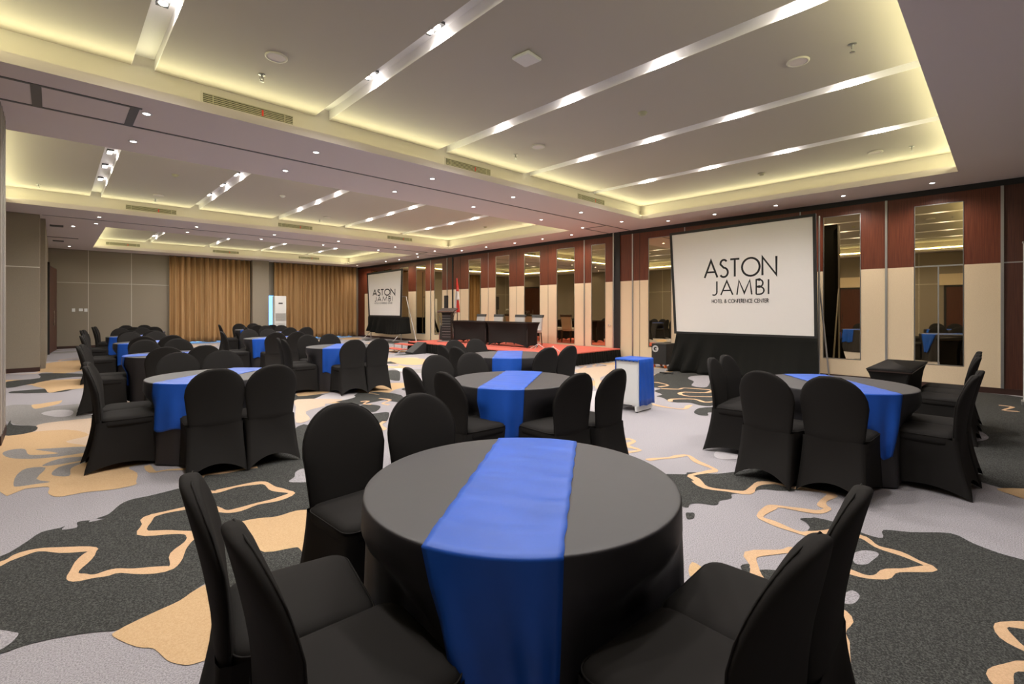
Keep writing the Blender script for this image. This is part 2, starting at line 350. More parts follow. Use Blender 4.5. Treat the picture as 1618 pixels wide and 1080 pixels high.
# metal trims and seams
b = MB()
for y in (1.62, 7.24, 8.92, 15.94, 17.12):
    b.box(XW-.03, XW-.01, y-.018, y+.018, .1, 3.55, 'alu')
for y in (3.1, 5.72, 13.38): b.box(XW-.017, XW-.01, y-.01, y+.01, .1, 3.55, 'alu')
for y in (7.02, 10.4, 11.88, 15.06, 12.0+8.0, 1.62-.01): b.box(XW-.015, XW-.01, y-.005, y+.005, .1, 3.55, 'black')
b.box(XW-.04, XW-.01, .03, .07, .1, ZS-.1, 'alu'); b.box(XW-.016, XW-.01, YB, .06, ZB-.01, ZB+.01, 'alu')
tag(b.build('trim_5'), kind='structure')
b = MB(); b.box(XW-.02, XW-.008, 7.68, 7.84, 0, ZS, 'black'); b.box(XW-.05, XW-.02, 7.84, 7.88, 0, ZS, 'alu'); b.box(XW-.02, XW-.008, 15.52, 15.62, 0, ZS, 'black')
b.box(XW-.04, XW-.02, 7.64, 7.68, 0, ZS, 'black'); tag(b.build('trim_6'), kind='structure')
mlab = ['at the far right end beside the dark wood panel, split by seams', 'between the large screen and the small black side table', 'behind the middle of the large screen', 'behind the left half of the large screen',
        'just left of the large screen, above the black wheeled case', 'beside the dark gap, right of all the stage chairs', 'second in from the stage end, behind the right stage chair',
        'right behind the third and fourth stage chairs', 'behind the second stage chair', 'reflecting the red and white flag', 'behind the lectern, with bright window reflected', 'just right of the small far screen', 'behind the right edge of the small screen', 'behind the small far screen', 'at the far end behind the small screen']
for i, (a, bb, c) in enumerate(MIR):
    if i in (2, 13, 14): 
        q = MB(); q.box(XW+.002, XW+.012, a, bb, c, 3.37, 'mirror'); tag(q.build('mirror_panel'), 'tall bronze mirror '+mlab[i], 'mirror', 'tall wall mirrors'); continue
    e = empty('mirror_panel', (XW, (a+bb)/2, c), 0, 'tall bronze mirror '+mlab[i], 'mirror', 'tall wall mirrors')
    h = (bb-a)/2; H = 3.37-c
    q = MB(); q.box(.002, .012, -h, h, 0, H, 'mirror'); q.build('mirror_glass', e)
    q = MB(); t = .008
    for s in (-1, 1): q.box(-.012, .004, s*h-t, s*h+t, 0, H, 'alu')
    q.box(-.012, .004, -h, h, -t, t, 'alu'); q.box(-.012, .004, -h, h, H-t, H+t, 'alu')
    if i == 0:
        q.box(-.006, .004, -h, h, ZB-c-.012, ZB-c+.012, 'alu'); q.box(-.006, .004, -.01, .01, 0, ZB-c, 'alu')
    q.build('frame', e)
q = MB(); q.tube([(XW-.05, 8.02, .98), (XW-.01, 8.02, .98)], .022, 'chrome', 12); q.tube([(XW-.055, 8.02, .98), (XW-.055, 7.95, .98)], .01, 'chrome')
tag(q.build('latch_knob'), 'small metal latch on beige panel beside the dark gap', 'latch')

# ------------------------------------------------------------------ far wall with windows, column and curtains
wf = MB(); X1, X2, X3, X4 = 3.55, 6.2, 7.10, 11.3
for a, bb, z0, z1 in ((-1.5, X1, 0, 4.2), (X2, X3, 0, 4.2), (X4, XW+.2, 0, 4.2), (X1, X2, 2.9, 4.2), (X3, X4, 2.12, 4.2)):
    wf.box(a, bb, YF, YF+.2, z0, z1, 'grey')
tag(wf.build('wall_far'), kind='structure')
for n, (a, bb) in enumerate(((X1, X2), (X3, X4))):
    w = MB(); t = .05; cnt = 3 if n else 2; HT = 2.12 if n else 2.9
    for k in range(cnt+1):
        x = a+(bb-a-t)*k/cnt; w.box(x, x+t, YF+.06, YF+.12, 0, HT, 'alu')
    w.box(a, bb, YF+.06, YF+.12, 0, .04, 'alu'); w.box(a, bb, YF+.06, YF+.12, HT-.04, HT, 'alu')
    wo = tag(w.build('window_%d' % (n+1)), kind='structure')
    p = MB(); p.box(a, bb, YF+.085, YF+.095, 0, HT, 'glass'); p.build('pane', wo)
q = MB()
for x in (.93, 2.2): q.box(x-.006, x+.006, YF-.006, YF+.002, .1, ZS, 'lip')
q.box(-.15, 3.4, YF-.006, YF+.002, 2.42, 2.432, 'lip'); tag(q.build('trim_7'), kind='structure')
q = MB(); q.box(-.15, 3.4, YF-.02, YF, 0, .09, 'base'); tag(q.build('baseboard_far'), kind='structure')
q = MB(); q.box(6.42, 7.10, 23.45, YF, 0, ZS, 'grey'); tag(bevel(q.build('wall_pillar_far')), kind='structure')
def curtain(x0, x1, label, seed, light=False):
    random.seed(seed); n = int((x1-x0)*64); rows = []; ph = [random.random()*6 for _ in range(3)]
    fs = 2*pi/.23
    for z in (.06, .3, 1.0, 2.0, 3.0, ZS-.02):
        r = []
        for i in range(n+1):
            x = x0+(x1-x0)*i/n
            y = .075*sin(fs*x+ph[0]+.9*sin(x*3.1+ph[1])+.15*z)+.02*sin(fs*2.3*x+ph[2])+.012*sin(z*2+x*9)
            r.append((x-(x0+x1)/2, y, z+(.012*sin(x*5+ph[1]) if z < .1 else 0)))
        rows.append(r)
    q = MB(); q.grid(rows, 'curtain'); e = empty('curtain', ((x0+x1)/2, YF-.13, 0), 0, label, 'curtain', 'gold-brown curtains on the far wall')
    solid(q.build('drape', e, True), .012)
    q = MB(); q.box((x0-x1)/2, (x1-x0)/2, -.02, .02, ZS-.03, ZS-.001, 'steel'); q.build('curtain_track', e)
curtain(3.40, 4.62, 'gold-brown curtain panel next to the grey wall panels on the far wall', 1)
curtain(4.54, 6.38, 'gold-brown curtain panel left of the grey pillar', 2)
curtain(7.40, 9.56, 'gold-brown curtain panel behind the white air conditioner, right of pillar', 3)
curtain(9.48, 11.5, 'gold-brown curtain panel beside the wood corner and small screen', 4)
random.seed(11)
# switches on far wall
for x, w, lab in ((.52, .09, 'left square wall switch on the far grey wall'), (.72, .11, 'middle square wall switch on the far grey wall'), (.86, .09, 'right small wall switch on the far grey wall')):
    q = MB(); q.rbox(x-w/2, x+w/2, YF-.016, YF, 1.36+(w-.1), 1.47, .004, 'white'); tag(q.build('wall_switch'), lab, 'switch', 'switches on the far wall')

# ------------------------------------------------------------------ left side and back
wl = MB()
wl.box(XL-.2, XL, YB, 16.2, 0, 4.2, 'grey')
tag(wl.build('wall_left'), kind='structure')
wl = MB(); wl.box(XL-.2, -.24, 15.62, 16.25, 0, ZS+.05, 'grey'); wl.box(XL-.2, -.24, 15.615, 15.6155, 2.41, 2.43, 'lip'); wl.box(XL, -.235, 15.60, 16.26, 0, .1, 'base'); tag(wl.build('wall_pier_left'), kind='structure')
wl = MB(); wl.box(XL-.2, -.408, 7.4, 8.15, 0, ZS+.05, 'jamb'); wl.box(XL, -.402, 7.39, 8.16, 0, .10, 'base')
for k in range(3): wl.box(-.41, -.403, 7.55+.2*k, 7.565+.2*k, .10, ZS, 'alu')
tag(wl.build('wall_jamb_left'), kind='structure')
wl = MB(); wl.box(-.35, -.15, 16.25, 21.2, 0, ZS+.05, 'grey'); wl.box(-.35, -.15, 21.2, YF, 2.95, ZS+.05, 'grey'); wl.box(-.35, -.3, 21.2, YF, 0, 2.95, 'grey'); wl.box(-.35, -.15, 23.65, YF, 0, 2.95, 'grey')
tag(wl.build('wall_left_far'), kind='structure')
wb = MB(); wb.box(XL-.2, XW+.2, YB-.2, YB, 0, 4.2, 'grey'); tag(wb.build('wall_back'), kind='structure')
q = MB()
for y in (-1.2, 2.4, 3.5, 6.8, 9.5, 10.8, 12.1, 13.4): q.box(XL, XL+.005, y-.006, y+.006, 0, ZS, 'lip')
q.box(XL, XL+.005, YB, 15.6, 2.41, 2.425, 'lip'); tag(q.build('trim_8'), kind='structure')
q = MB(); q.box(XL, XL+.02, YB, 15.6, 0, .1, 'base'); tag(q.build('baseboard_left'), kind='structure')
def door(n, x, y0, y1, h, tr):
    q = MB(); q.box(x-.02, x+.02, y0, y1, 0, h, 'darkwood')
    d = tag(bevel(q.build('door_%d' % n)), kind='structure')
    q = MB(); t = .07
    q.box(x-.02, x+.04, y0-t, y0, 0, h+t, 'black'); q.box(x-.02, x+.04, y1, y1+t, 0, h+t, 'black'); q.box(x-.02, x+.04, y0-t, y1+t, h, h+t, 'black')
    q.box(x+.0205, x+.024, (y0+y1)/2-.006, (y0+y1)/2+.006, 0, h, 'black'); q.build('door_frame', d)
    q = MB()
    for s in (-1, 1): q.tube([(x+.07, (y0+y1)/2+s*.08, .85), (x+.07, (y0+y1)/2+s*.08, 1.25)], .012, 'chrome'); q.tube([(x+.02, (y0+y1)/2+s*.08, .9), (x+.07, (y0+y1)/2+s*.08, .9)], .009, 'chrome')
    q.build('door_handle', d)
    if tr: q = MB(); q.box(x-.01, x+.03, y0-.2, y1+.2, h+t, h+.5, 'beige'); q.build('door_transom', d)
door(1, XL+.005, .35, 1.6, 2.3, True); door(2, XL+.005, 4.3, 5.7, 2.3, True); 
q = MB(); q.loft([[(-.17, 21.25, z), (-.12, 21.25, z), (.07, 23.45, z), (.02, 23.45, z)] for z in (.01, 2.86)], 'darkwood', True, True); d = tag(q.build('door_3'), kind='structure')
q = MB(); q.loft([[(-.2, 21.15, z), (-.10, 21.15, z), (-.10, 21.27, z), (-.2, 21.27, z)] for z in (0, 2.95)], 'black', True, True); q.box(-.2, -.10, 21.15, 23.6, 2.88, 2.95, 'black'); q.build('door_frame', d)
q = MB(); q.tube([(.0, 22.2, .9), (.0, 22.2, 1.4)], .015, 'chrome'); q.build('door_handle', d)

# ------------------------------------------------------------------ chairs
def chair_meshes():
    # backrest
    q = MB(); rings = []; N = 28; zt = .935; zs = .70
    def w(z): return (.196+.034*min(1, max(0, (z-.42)/.28))) * (1 if z < zs else sqrt(max(0.0, 1-((z-zs)/(zt-zs))**2.25)))
    def cv(z): return .5*min(1, max(0, (z-.42)/.25))
    def yc(z): return -.200-.098*(max(0, z-.38)/.555)**1.5
    zz = [.35, .40, .44, .48, .54, .6, .66, .70, .74, .78, .815, .845, .87, .89, .905, .917, .926, .932, .935]
    for z in zz:
        ww = max(w(z), .004); th = .027*min(1, .25+(ww/.10)) if z > zs else (.031-.004*min(1, max(0, (z-.44)/.1)) if z > .43 else .016)
        r = []
        for i in range(N):
            a = 2*pi*i/N; cx, sy = cos(a), sin(a)
            x = ww*math.copysign(abs(cx)**.62, cx); y = th*math.copysign(abs(sy)**.75, sy)
            r.append((x, yc(z)+y+cv(z)*x*x, z))
        rings.append(r)
    q.loft(rings, 'spandex', True, True); back = q.mesh('backrest', True)
    # seam running round the back edge
    q = MB(); pts = []
    for z in [.46, .54, .62, .70, .76, .81, .85, .88, .90, .914]: pts.append((-(w(z)-.001), yc(z)+.008+cv(z)*w(z)**2, z))
    pts.append((-.07, yc(.93)+.010, .927)); pts += [(0, yc(.93)+.008, .932)]
    pts += [(-p[0], p[1], p[2]) for p in pts[-2::-1]]
    q.tube(pts, .0028, 'spandex', 5); seam = q.mesh('seam', True)
    # seat cushion
    q = MB(); rings = []
    def rr(hx, y0, y1, z, rad, n=6, sag=0):
        P = []
        for (cx, cy, a0) in ((hx-rad, y1-rad, 0), (-hx+rad, y1-rad, pi/2), (-hx+rad, y0+rad, pi), (hx-rad, y0+rad, 3*pi/2)):
            for k in range(n): 
                a = a0+pi/2*k/(n-1); P.append((cx+rad*cos(a), cy+rad*sin(a), z))
        return P
    for ins, z in ((.004, .395), (0, .415), (0, .45), (.012, .468), (.04, .478), (.10, .483), (.16, .484)):
        rings.append(rr(.222-ins, -.19+ins, .225-ins, z, max(.06-ins*.3, .02)))
    q.loft(rings, 'spandex', True, True); seat = q.mesh('seat', True)
    P = rr(.2235, -.19, .2265, .452, .06); P.append(P[0]); q2 = MB(); q2.tube(P, .0032, 'spandex', 5); pip = q2.mesh('piping', True)
    # stretched skirt
    q = MB(); rings = []; n = 11
    top = [(.222, .225), (-.222, .225), (-.216, -.230), (.216, -.230)]; bot = [(.232, .245), (-.232, .245), (-.236, -.31), (.236, -.31)]
    arch = [.075, .055, .10, .055]
    for zl in (.44, .40, .34, .27, .20, .13, .07, .03, .0):
        f = 1-zl/.44; g = f**1.5; r = []
        for sd in range(4):
            nx, ny = [(0, -1), (1, 0), (0, 1), (-1, 0)][sd]
            for k in range(n):
                s_ = k/n; c0, c1 = top[sd], top[(sd+1) % 4]; d0, d1 = bot[sd], bot[(sd+1) % 4]
                tx, ty = c0[0]+(c1[0]-c0[0])*s_, c0[1]+(c1[1]-c0[1])*s_
                bx, by = d0[0]+(d1[0]-d0[0])*s_, d0[1]+(d1[1]-d0[1])*s_
                cr = .014*max(0, 1-min(s_, 1-s_)*14)
                e = sin(pi*s_); bow = .035*e*f+(.012*e*sin(pi*f))
                x = tx+(bx-tx)*g+nx*bow; y = ty+(by-ty)*g+ny*bow
                L = hypot(x, y); x -= cr*x/L*(1-f*.6); y -= cr*y/L*(1-f*.6)
                r.append((x, y, zl+.004*f+arch[sd]*(e**.8)*f**1.3))
        rings.append(r)
    q.loft(rings, 'spandex', False, False); skirt = q.mesh('skirt', True)
    return back, seam, seat, skirt, pip
CM = chair_meshes()
def new_chair():
    e = empty('banquet_chair', (0, 0, 0)); ch = []
    for nm, me in zip(('backrest', 'seam', 'seat', 'skirt', 'piping'), CM):
        o = bpy.data.objects.new(nm, me); COL.objects.link(o); o.parent = e; ch.append(o)
    ch[1].parent = ch[0]; ch[4].parent = ch[2]; KIDS[e.name] = [ch[0], ch[2], ch[3]]; KIDS[ch[0].name] = [ch[1]]; KIDS[ch[2].name] = [ch[4]]
    return e
proto = new_chair(); used = [False]
def chair(bx, by, face, label, group):
    """bx, by: top of the back; face: compass direction (degrees from +Y towards +X) the sitter looks."""
    o = proto if not used[0] else copy_tree(proto); used[0] = True
    a = radians(face); off = .285
    o.location = (bx+off*sin(a), by+off*cos(a), 0); o.rotation_euler = (0, 0, -a)
    tag(o, label, 'chair', group); return o

# ------------------------------------------------------------------ round tables, cloths, runners
R0 = .622
def sm(x): x = min(1, max(0, x)); return x*x*(3-2*x)
def cloth_r(th, z, ph):                     # th: compass angle in degrees
    t = (.75-z)/.75
    fold = .6*sin(radians(th)*9+ph)+.4*sin(radians(th)*15+2.3*ph)+.25*sin(radians(th)*23+ph*1.7)
    r = R0+.0015+.034*t+.034*(t**1.1)*fold
    lim = 9
    for c in (277, 359, 181):
        d = abs((th-c+180) % 360-180)
        if d < 50: lim = min(lim, (.528+.006*fold)/cos(radians(d)))
    k = sm((.66-z)/.18)
    if lim < r: r = r+(lim-r)*k
    return r
def table(x, y, head, ph, tl, rl, drop=.42, nar=.12, skew=0):
    e = empty('round_table', (x, y, 0), 0, tl, 'table', 'round banquet tables')
    q = MB(); N = 120; rings = []
    for r, zt in ((.02, .752), (.2, .752), (.4, .752), (.52, .752), (.60, .752), (.613, .7517), (.6185, .7503), (.6215, .7475), (.6228, .744)): rings.append([(r*sin(2*pi*i/N), r*cos(2*pi*i/N), zt) for i in range(N)])
    for z in (.735, .72, .69, .65, .6, .54, .48, .40, .30, .20, .10, .012):
        rings.append([(cloth_r(360*i/N, z, ph)*sin(2*pi*i/N), cloth_r(360*i/N, z, ph)*cos(2*pi*i/N), z) for i in range(N)])
    for r in rings: r.reverse()
    q.loft(rings, 'cloth', False, False); q.f.append(list(range(N))); q.mi.append(0)
    q.build('tablecloth', e, True)
    q = MB(); q.cyl(0, 0, .72, .744, .60, 'brownleg', 48); q.build('tabletop', e)
    q = MB(); q.cyl(0, 0, .02, .72, .03, 'alu'); q.cyl(0, 0, 0, .03, .28, 'alu', 24, .24); q.build('pedestal', e)
    # runner
    q = MB(); hw = .208; nu = 20; h = radians(head); rows = []
    hx, hy = sin(h), cos(h); px_, py_ = hy, -hx
    def side(sg):
        out = []
        for z in [.748, .742]+[.7485-.02*k for k in range(1, int(drop/.02)+1)]:
            r = []; t = (.75-z)
            for j in range(nu+1):
                u = (-hw+2*hw*j/nu)*(1-nar*min(t, .55))+skew*hw*nar*min(t, .55)*(-sg)
                ye = sqrt(R0*R0-u*u)*sg; X, Y = u*px_+ye*hx, u*py_+ye*hy
                th = math.degrees(atan2(X, Y)); rr_ = cloth_r(th, z, ph)+.006+(.006*(1+sin(j*.9+ph))+.009*(1+sin(j*.5+ph)))*min(1, t*4)
                L = hypot(X, Y); r.append((X/L*rr_, Y/L*rr_, z+.035*t*sin(j*.55+ph*2)))
            out.append(r)
        return out
    A = side(-1)[::-1]; B = side(1); mid = []
    for k in range(61):
        v = -1+2*k/60; r = []; cz = .0035 if k in (8, 19, 31, 42, 52) else 0
        for j in range(nu+1):
            u = -hw+2*hw*j/nu; wob = .0025*sin(k*.8+ph)*(1 if j in (0, nu) else 0); ye = sqrt((R0+.002)**2-u*u)*v
            r.append(((u+wob)*px_+ye*hx, (u+wob)*py_+ye*hy, .756+.0008*sin(k*.9+j*.25)+cz*(.5+.5*sin(j*.45+k))-(.003 if abs(v) > .985 else 0)))
        mid.append(r)
    q.grid(A+mid+B, 'blue')
    o = q.build('table_runner', None, True, (x, y, 0)); solid(o, .0015, 0)
    tag(o, rl, 'table runner', 'blue satin table runners')
    return e
pt = lambda px, d: (d*((px-809)/F*C+S), d*(C-(px-809)/F*S))
TABS = [  # x, y, runner heading, phase, place, chairs shown
 ('A', 1.385, 1.385, 53.5, .4, 'the nearest round table in the foreground', {'W': [(.31, 1.75), (.32, 1.265)], 'N': [(1.125, 2.53), (1.60, 2.50)], 'S': [(1.67, .30), (1.225, .31)]}),
 ('B', 3.31, 3.41, 55.5, 1.7, 'the second table, directly behind the nearest one', {'W': [(2.27, 3.68), (2.32, 3.22)], 'N': [(3.09, 4.46), (3.56, 4.42)], 'S': [(3.07, 2.40), (3.52, 2.34)]}),
 ('C', 5.06, 5.33, 46, 2.9, 'the table just in front of the red stage', {}),
 ('D', 5.32, 1.13, 50, 5.1, 'the right-hand table near the large screen', {'W': [(4.26, 1.42), (4.30, .94)], 'N': [(5.04, 2.17), (5.46, 2.20)], 'S': [(5.18, .18), (5.62, .16)]}),
 ('E', 1.25, 5.81, 48, 3.6, 'the nearest table of the left row', {'W': [(.22, 5.78), (.24, 6.24)], 'N': [(1.06, 6.86), (1.52, 6.83)], 'S': [(1.02, 4.75), (1.48, 4.73)]}),
 ('G', 1.35, 9.04, 95, 4.4, 'the second table of the left row', {}),
 ('H', 1.48, 12.55, 45, 5.5, 'the third table of the left row', {}),
 ('J', 1.55, 15.6, 45, .9, 'the fourth table of the left row', {}),
 ('K', 1.90, 18.4, 42, 2.2, 'the farthest table of the left row', {}),
 ('L', 3.92, 8.72, 35, 3.1, 'the nearest table of the middle row', {}),
 ('O', 3.84, 12.41, 40, 4.9, 'the second table of the middle row', {}),
 ('P', 5.05, 15.1, 40, 1.2, 'the third table of the middle row', {}),
 ('Q', 4.99, 17.9, 40, 2.6, 'the farthest table of the middle row', {}),
]
FACE = {'W': 97, 'N': 179, 'S': 1}
SIDE = {'W': ['left side, farther one', 'left side, nearer one'], 'N': ['back side, left one', 'back side, right one'], 'S': ['front side, left one', 'front side, right one']}
for (k, x, y, hd, ph, place, spots) in TABS:
    table(x, y, hd, ph, 'round table under black floor-length cloth, '+place, 'blue satin runner lying across '+place, .60 if k == 'A' else .5 if k == 'D' else .42, 1.05 if k == 'A' else 1.3 if k == 'D' else -.35 if k == 'E' else .25, .75 if k == 'A' else 0)
    for sd in 'WNS':
        cdir = {'W': 277, 'N': 359, 'S': 181}[sd]; a = radians(cdir); P = spots.get(sd)
        if not P:
            P = []
            for s in (-1, 1):
                t = .232*s*(-1 if sd != 'N' else 1) if sd != 'W' else -.232*s
                n_ = 1.06+random.uniform(-.02, .02)
                P.append((x+n_*sin(a)+t*(cos(a) if sd != 'S' else -cos(a))*(1 if sd != 'S' else 1), y+n_*cos(a)-t*sin(a)))
            P.sort(key=(lambda p: -p[1]) if sd == 'W' else (lambda p: p[0]))
        else:
            P = sorted(P, key=(lambda p: -p[1]) if sd == 'W' else (lambda p: p[0]))
        names = SIDE[sd]
        if k == 'A' and sd == 'S': names = ['right side, nearer one', 'right side, farther one']
        if k == 'D' and sd == 'S': names = ['right side, nearer one', 'right side, farther one']
        if k == 'D' and sd == 'W': names = ['front side, right one', 'front side, left one']; names = names[::-1]
        for i, p in enumerate(P):
            sp = {'W': (4, -4), 'N': (-3, 3), 'S': (3, -3)}[sd][i]
            chair(p[0], p[1], FACE[sd]+sp+random.uniform(-1.5, 1.5), 'black chair, %s, at %s' % (names[i], place), 'black covered banquet chairs')
for i, (X, lb) in enumerate(((7.2, 'nearest of the three in a row beside the small black side table'), (7.68, 'middle of the three in a row beside the small black side table'), (8.14, 'farthest of the three in a row beside the small black side table'))):
    chair(X, .22+.01*i, 2, 'black covered chair, '+lb, 'black covered banquet chairs')

# ------------------------------------------------------------------ spandex covered rectangular tables
def spandex_table(name, loc, rz, L, W, H, label, group, arch=.12, legs=True):
    e = empty(name, loc, rz, label, 'table', group)
    q = MB(); rings = []; n = 14; cs = [(1, 1), (-1, 1), (-1, -1), (1, -1)]
    for t in (0, .03, .08, .16, .3, .45, .6, .75, .88, 1):
        z = H*(1-t); r = []
        pull = .055*(1-math.exp(-t*7))+.012*sin(pi*t)
        for sd in range(4):
            c0, c1 = cs[sd], cs[(sd+1) % 4]; nx, ny = [(0, -1), (1, 0), (0, 1), (-1, 0)][sd]
            ln = L if sd in (0, 2) else W
            for k in range(n):
                s = k/n; hx, hy = L/2-pull, W/2-pull
                x = (c0[0]+(c1[0]-c0[0])*s)*hx; y = (c0[1]+(c1[1]-c0[1])*s)*hy; e_ = sin(pi*s)
                bw = .04*e_*sin(pi*min(1, t*1.0))+.03*e_*t
                r.append((x+nx*bw, y+ny*bw, z+arch*(e_**.6)*t**2*(1 if ln > .8 else .5)))
        rings.append(r)
    q.loft(rings, 'spandex', True, False); o = q.build('table_cover', e, True)
    if legs:
        for sx in (-1, 1):
            for sy in (-1, 1):
                q = MB(); q.tube([(sx*(L/2-.075), sy*(W/2-.075), .0), (sx*(L/2-.07), sy*(W/2-.07), H-.04)], .014, 'black'); q.build('leg', e)
    q = MB(); q.box(-L/2+.01, L/2-.01, -W/2+.01, W/2-.01, H-.03, H-.004, 'brownleg'); q.build('tabletop', e)
ST = .33
spandex_table('side_table', (7.66, .94, 0), 0, 1.5, .43, .75, 'small rectangular table in black stretch cover by the mirror wall', None, .05, False)
spandex_table('head_table', (10.0, 10.38, ST), pi/2, 1.8, .55, .73, 'right one of two black covered head tables on the stage', 'head tables on the stage')
spandex_table('head_table', (10.0, 12.21, ST), pi/2, 1.8, .55, .73, 'left one of two black covered head tables on the stage, by the lectern', 'head tables on the stage')

# ------------------------------------------------------------------ stage
SX0, SY0, SY1 = 8.85, 7.62, 14.4
e = empty('stage', (SX0, SY0, 0), 0, 'low stage platform with red carpet top and pleated black skirt along mirror wall', 'stage')
q = MB(); q.rbox(0, XW-.05-SX0, 0, SY1-SY0, ST-.04, ST, .01, 'red'); q.build('platform_top', e)
q = MB(); q.box(.08, XW-.06-SX0, .08, SY1-SY0-.08, 0, ST-.04, 'black'); q.build('platform_base', e)
q = MB()
def pleat(P0, P1, n, seed):
    random.seed(seed); rows = []; dx, dy = P1[0]-P0[0], P1[1]-P0[1]; L = hypot(dx, dy); nx, ny = dy/L, -dx/L
    for z in (ST-.03, ST-.1, ST-.2, .08, .004):
        t = 1-z/ST; r = []
        for i in range(n+1):
            s = i/n; w = (.016*sin(s*L*2*pi/.11+1.1*sin(s*L*3))+.012*sin(s*L*2*pi/.23))*(.3+t)+.03*t
            r.append((P0[0]+dx*s+nx*w, P0[1]+dy*s+ny*w, z))
        rows.append(r)
    return rows
q.grid(pleat((0, SY1-SY0), (0, 0), 480, 1)[::-1], 'skirt'); q.grid([[(x, y, z) for x, y, z in r] for r in pleat((0, 0), (XW-.06-SX0, 0), 220, 2)], 'skirt')
q.grid(pleat((XW-.06-SX0, SY1-SY0), (0, SY1-SY0), 160, 3), 'skirt')
q.build('stage_skirt', e, True)
# steps at the left end
e = empty('stage_steps', (8.3, 14.15, 0), 0, 'red-topped step unit with metal frame at the left end of the stage', 'steps')
for dx, z in ((-.05, .14), (.28, .27)):
    q = MB(); q.box(dx-.16, dx+.16, -.45, .45, z-.03, z, 'red'); bevel(q.build('tread', e))
q = MB()
for y in (-.43, .43):
    for dx, z in ((-.19, .11), (.11, .24), (.42, .24)): q.tube([(dx, y, 0), (dx, y, z)], .014, 'alu')
    q.tube([(-.19, y, .02), (.42, y, .02)], .012, 'alu'); q.tube([(-.3, y, .0), (.1, y, .24)], .012, 'alu')
q.build('step_frame', e)
q = MB(); q.add([(8.25, 13.15, 0), (8.78, 13.15, 0), (8.78, 13.15, .36), (8.70, 13.15, .37), (8.25, 13.15, .06), (8.25, 13.6, 0), (8.78, 13.6, 0), (8.78, 13.6, .36), (8.70, 13.6, .37), (8.25, 13.6, .06)],
      [(0, 1, 2, 3, 4), (9, 8, 7, 6, 5), (0, 5, 6, 1), (1, 6, 7, 2), (2, 7, 8, 3), (3, 8, 9, 4), (4, 9, 5, 0)], 'black')
tag(bevel(q.build('monitor_wedge'), .015), 'black wedge-shaped box leaning at the left corner of the stage', 'speaker')
# folding metal brackets lying on the stage front edge
for i, (px, py, lb) in enumerate(((845, 551, 'thin metal stand lying on stage right of the head tables'), (868, 556, 'thin metal stand standing near the stage corner'))):
    x, y = at(px, py, ST); q = MB(); q.tube([(x-.12, y-.1, ST+.012), (x+.22, y+.05, ST+.14)], .009, 'alu'); q.tube([(x-.05, y+.12, ST+.012), (x+.2, y+.05, ST+.13)], .009, 'alu')
    q.tube([(x+.2, y-.2, ST+.012), (x+.2, y+.05, ST+.13)], .009, 'alu'); tag(q.build('metal_stand'), lb, 'stand')
# stage chairs
def stage_chair(x, y, lab):
    e = empty('stage_chair', (x, y, ST), 0, lab, 'chair', 'pale upholstered chairs behind the head tables')   # sitter looks to -X
    q = MB(); q.rbox(-.24, .20, -.22, .22, .38, .49, .02, 'cream'); q.build('seat', e)
    q = MB(); rings = []
    for z, xx in ((.44, .19), (.6, .205), (.75, .225), (.86, .245)):
        rings.append([(xx-.025, -.21, z), (xx+.03, -.215, z), (xx+.03, .215, z), (xx-.025, .21, z)])
    q.loft(rings, 'cream', True, True); bk = bevel(q.build('backrest', e), .012)
    q = MB(); rings = [[(xx-.035, -.23, z), (xx+.04, -.23, z), (xx+.04, .23, z), (xx-.035, .23, z)] for z, xx in ((.855, .245), (.94, .265))]
    q.loft(rings, 'darktrim', True, True); o = bevel(q.build('top_rail', bk), .01); o['label'] = 'dark band along the top of the backrest'
    for sx, sy in ((-.2, -.19), (-.2, .19), (.19, -.19), (.19, .19)):
        q = MB(); q.tube([(sx+(.05 if sx > 0 else -.02), sy, 0), (sx, sy, .39)], [.014, .021], 'brownleg'); q.build('leg', e)
for px, lb in ((849, 'pale upholstered chair farthest right behind the head tables, seat visible'), (821.7, 'pale chair second from the right behind the head tables'), (787.6, 'pale chair second from the left behind the head tables'), (760, 'pale chair farthest left behind the head tables')):
    y, z = atx(px, 497, 10.95); stage_chair(10.72, y, lb)
# lectern
e = empty('lectern', (9.85, 13.45, ST), radians(32), 'dark slatted lectern with chrome side supports on the stage, left of head tables', 'lectern')
q = MB(); q.rbox(-.14, .14, -.16, .16, .03, .98, .01, 'black'); c = q.build('column', e)
for k in range(9):
    q = MB(); q.box(-.15, -.14, -.155, .155, .16+.09*k, .168+.09*k, 'alu'); q.build('slat', c)
q = MB(); q.rbox(-.24, .24, -.30, .30, 0, .03, .008, 'alu'); q.build('base_plate', e)
q = MB(); vs = [(-.26, -.29, 1.0), (.24, -.29, 1.12), (.24, .29, 1.12), (-.26, .29, 1.0)]
q.loft([vs, [(x, y, z+.035) for x, y, z in vs]], 'brownleg', True, True); q.box(-.13, .13, -.18, .18, .97, 1.04, 'black'); q.build('reading_top', e)
q = MB(); q.rbox(-.27, -.23, -.29, .29, 1.035, 1.05, .004, 'chrome'); q.build('front_lip', e)
for s in (-1, 1):
    q = MB(); q.tube([(-.12, s*.27, .03), (-.14, s*.25, .35), (-.10, s*.22, .62), (-.12, s*.26, .85), (-.16, s*.31, 1.0)], .014, 'chrome'); q.build('side_support', e)
# column loudspeaker
y_, z_ = atx(705, 478, 10.4)
e = empty('column_speaker', (10.4, y_-.15, ST), 0, 'slim black column loudspeaker on pole standing behind the lectern', 'speaker')
q = MB(); q.rbox(-.2, .2, -.3, .3, 0, .52, .02, 'black'); q.build('subwoofer', e)
q = MB(); q.cyl(0, .15, .52, 1.1, .016, 'black'); q.build('pole', e)
q = MB(); q.rbox(-.06, .06, .09, .21, 1.1, 1.62, .01, 'black'); q.build('array', e)
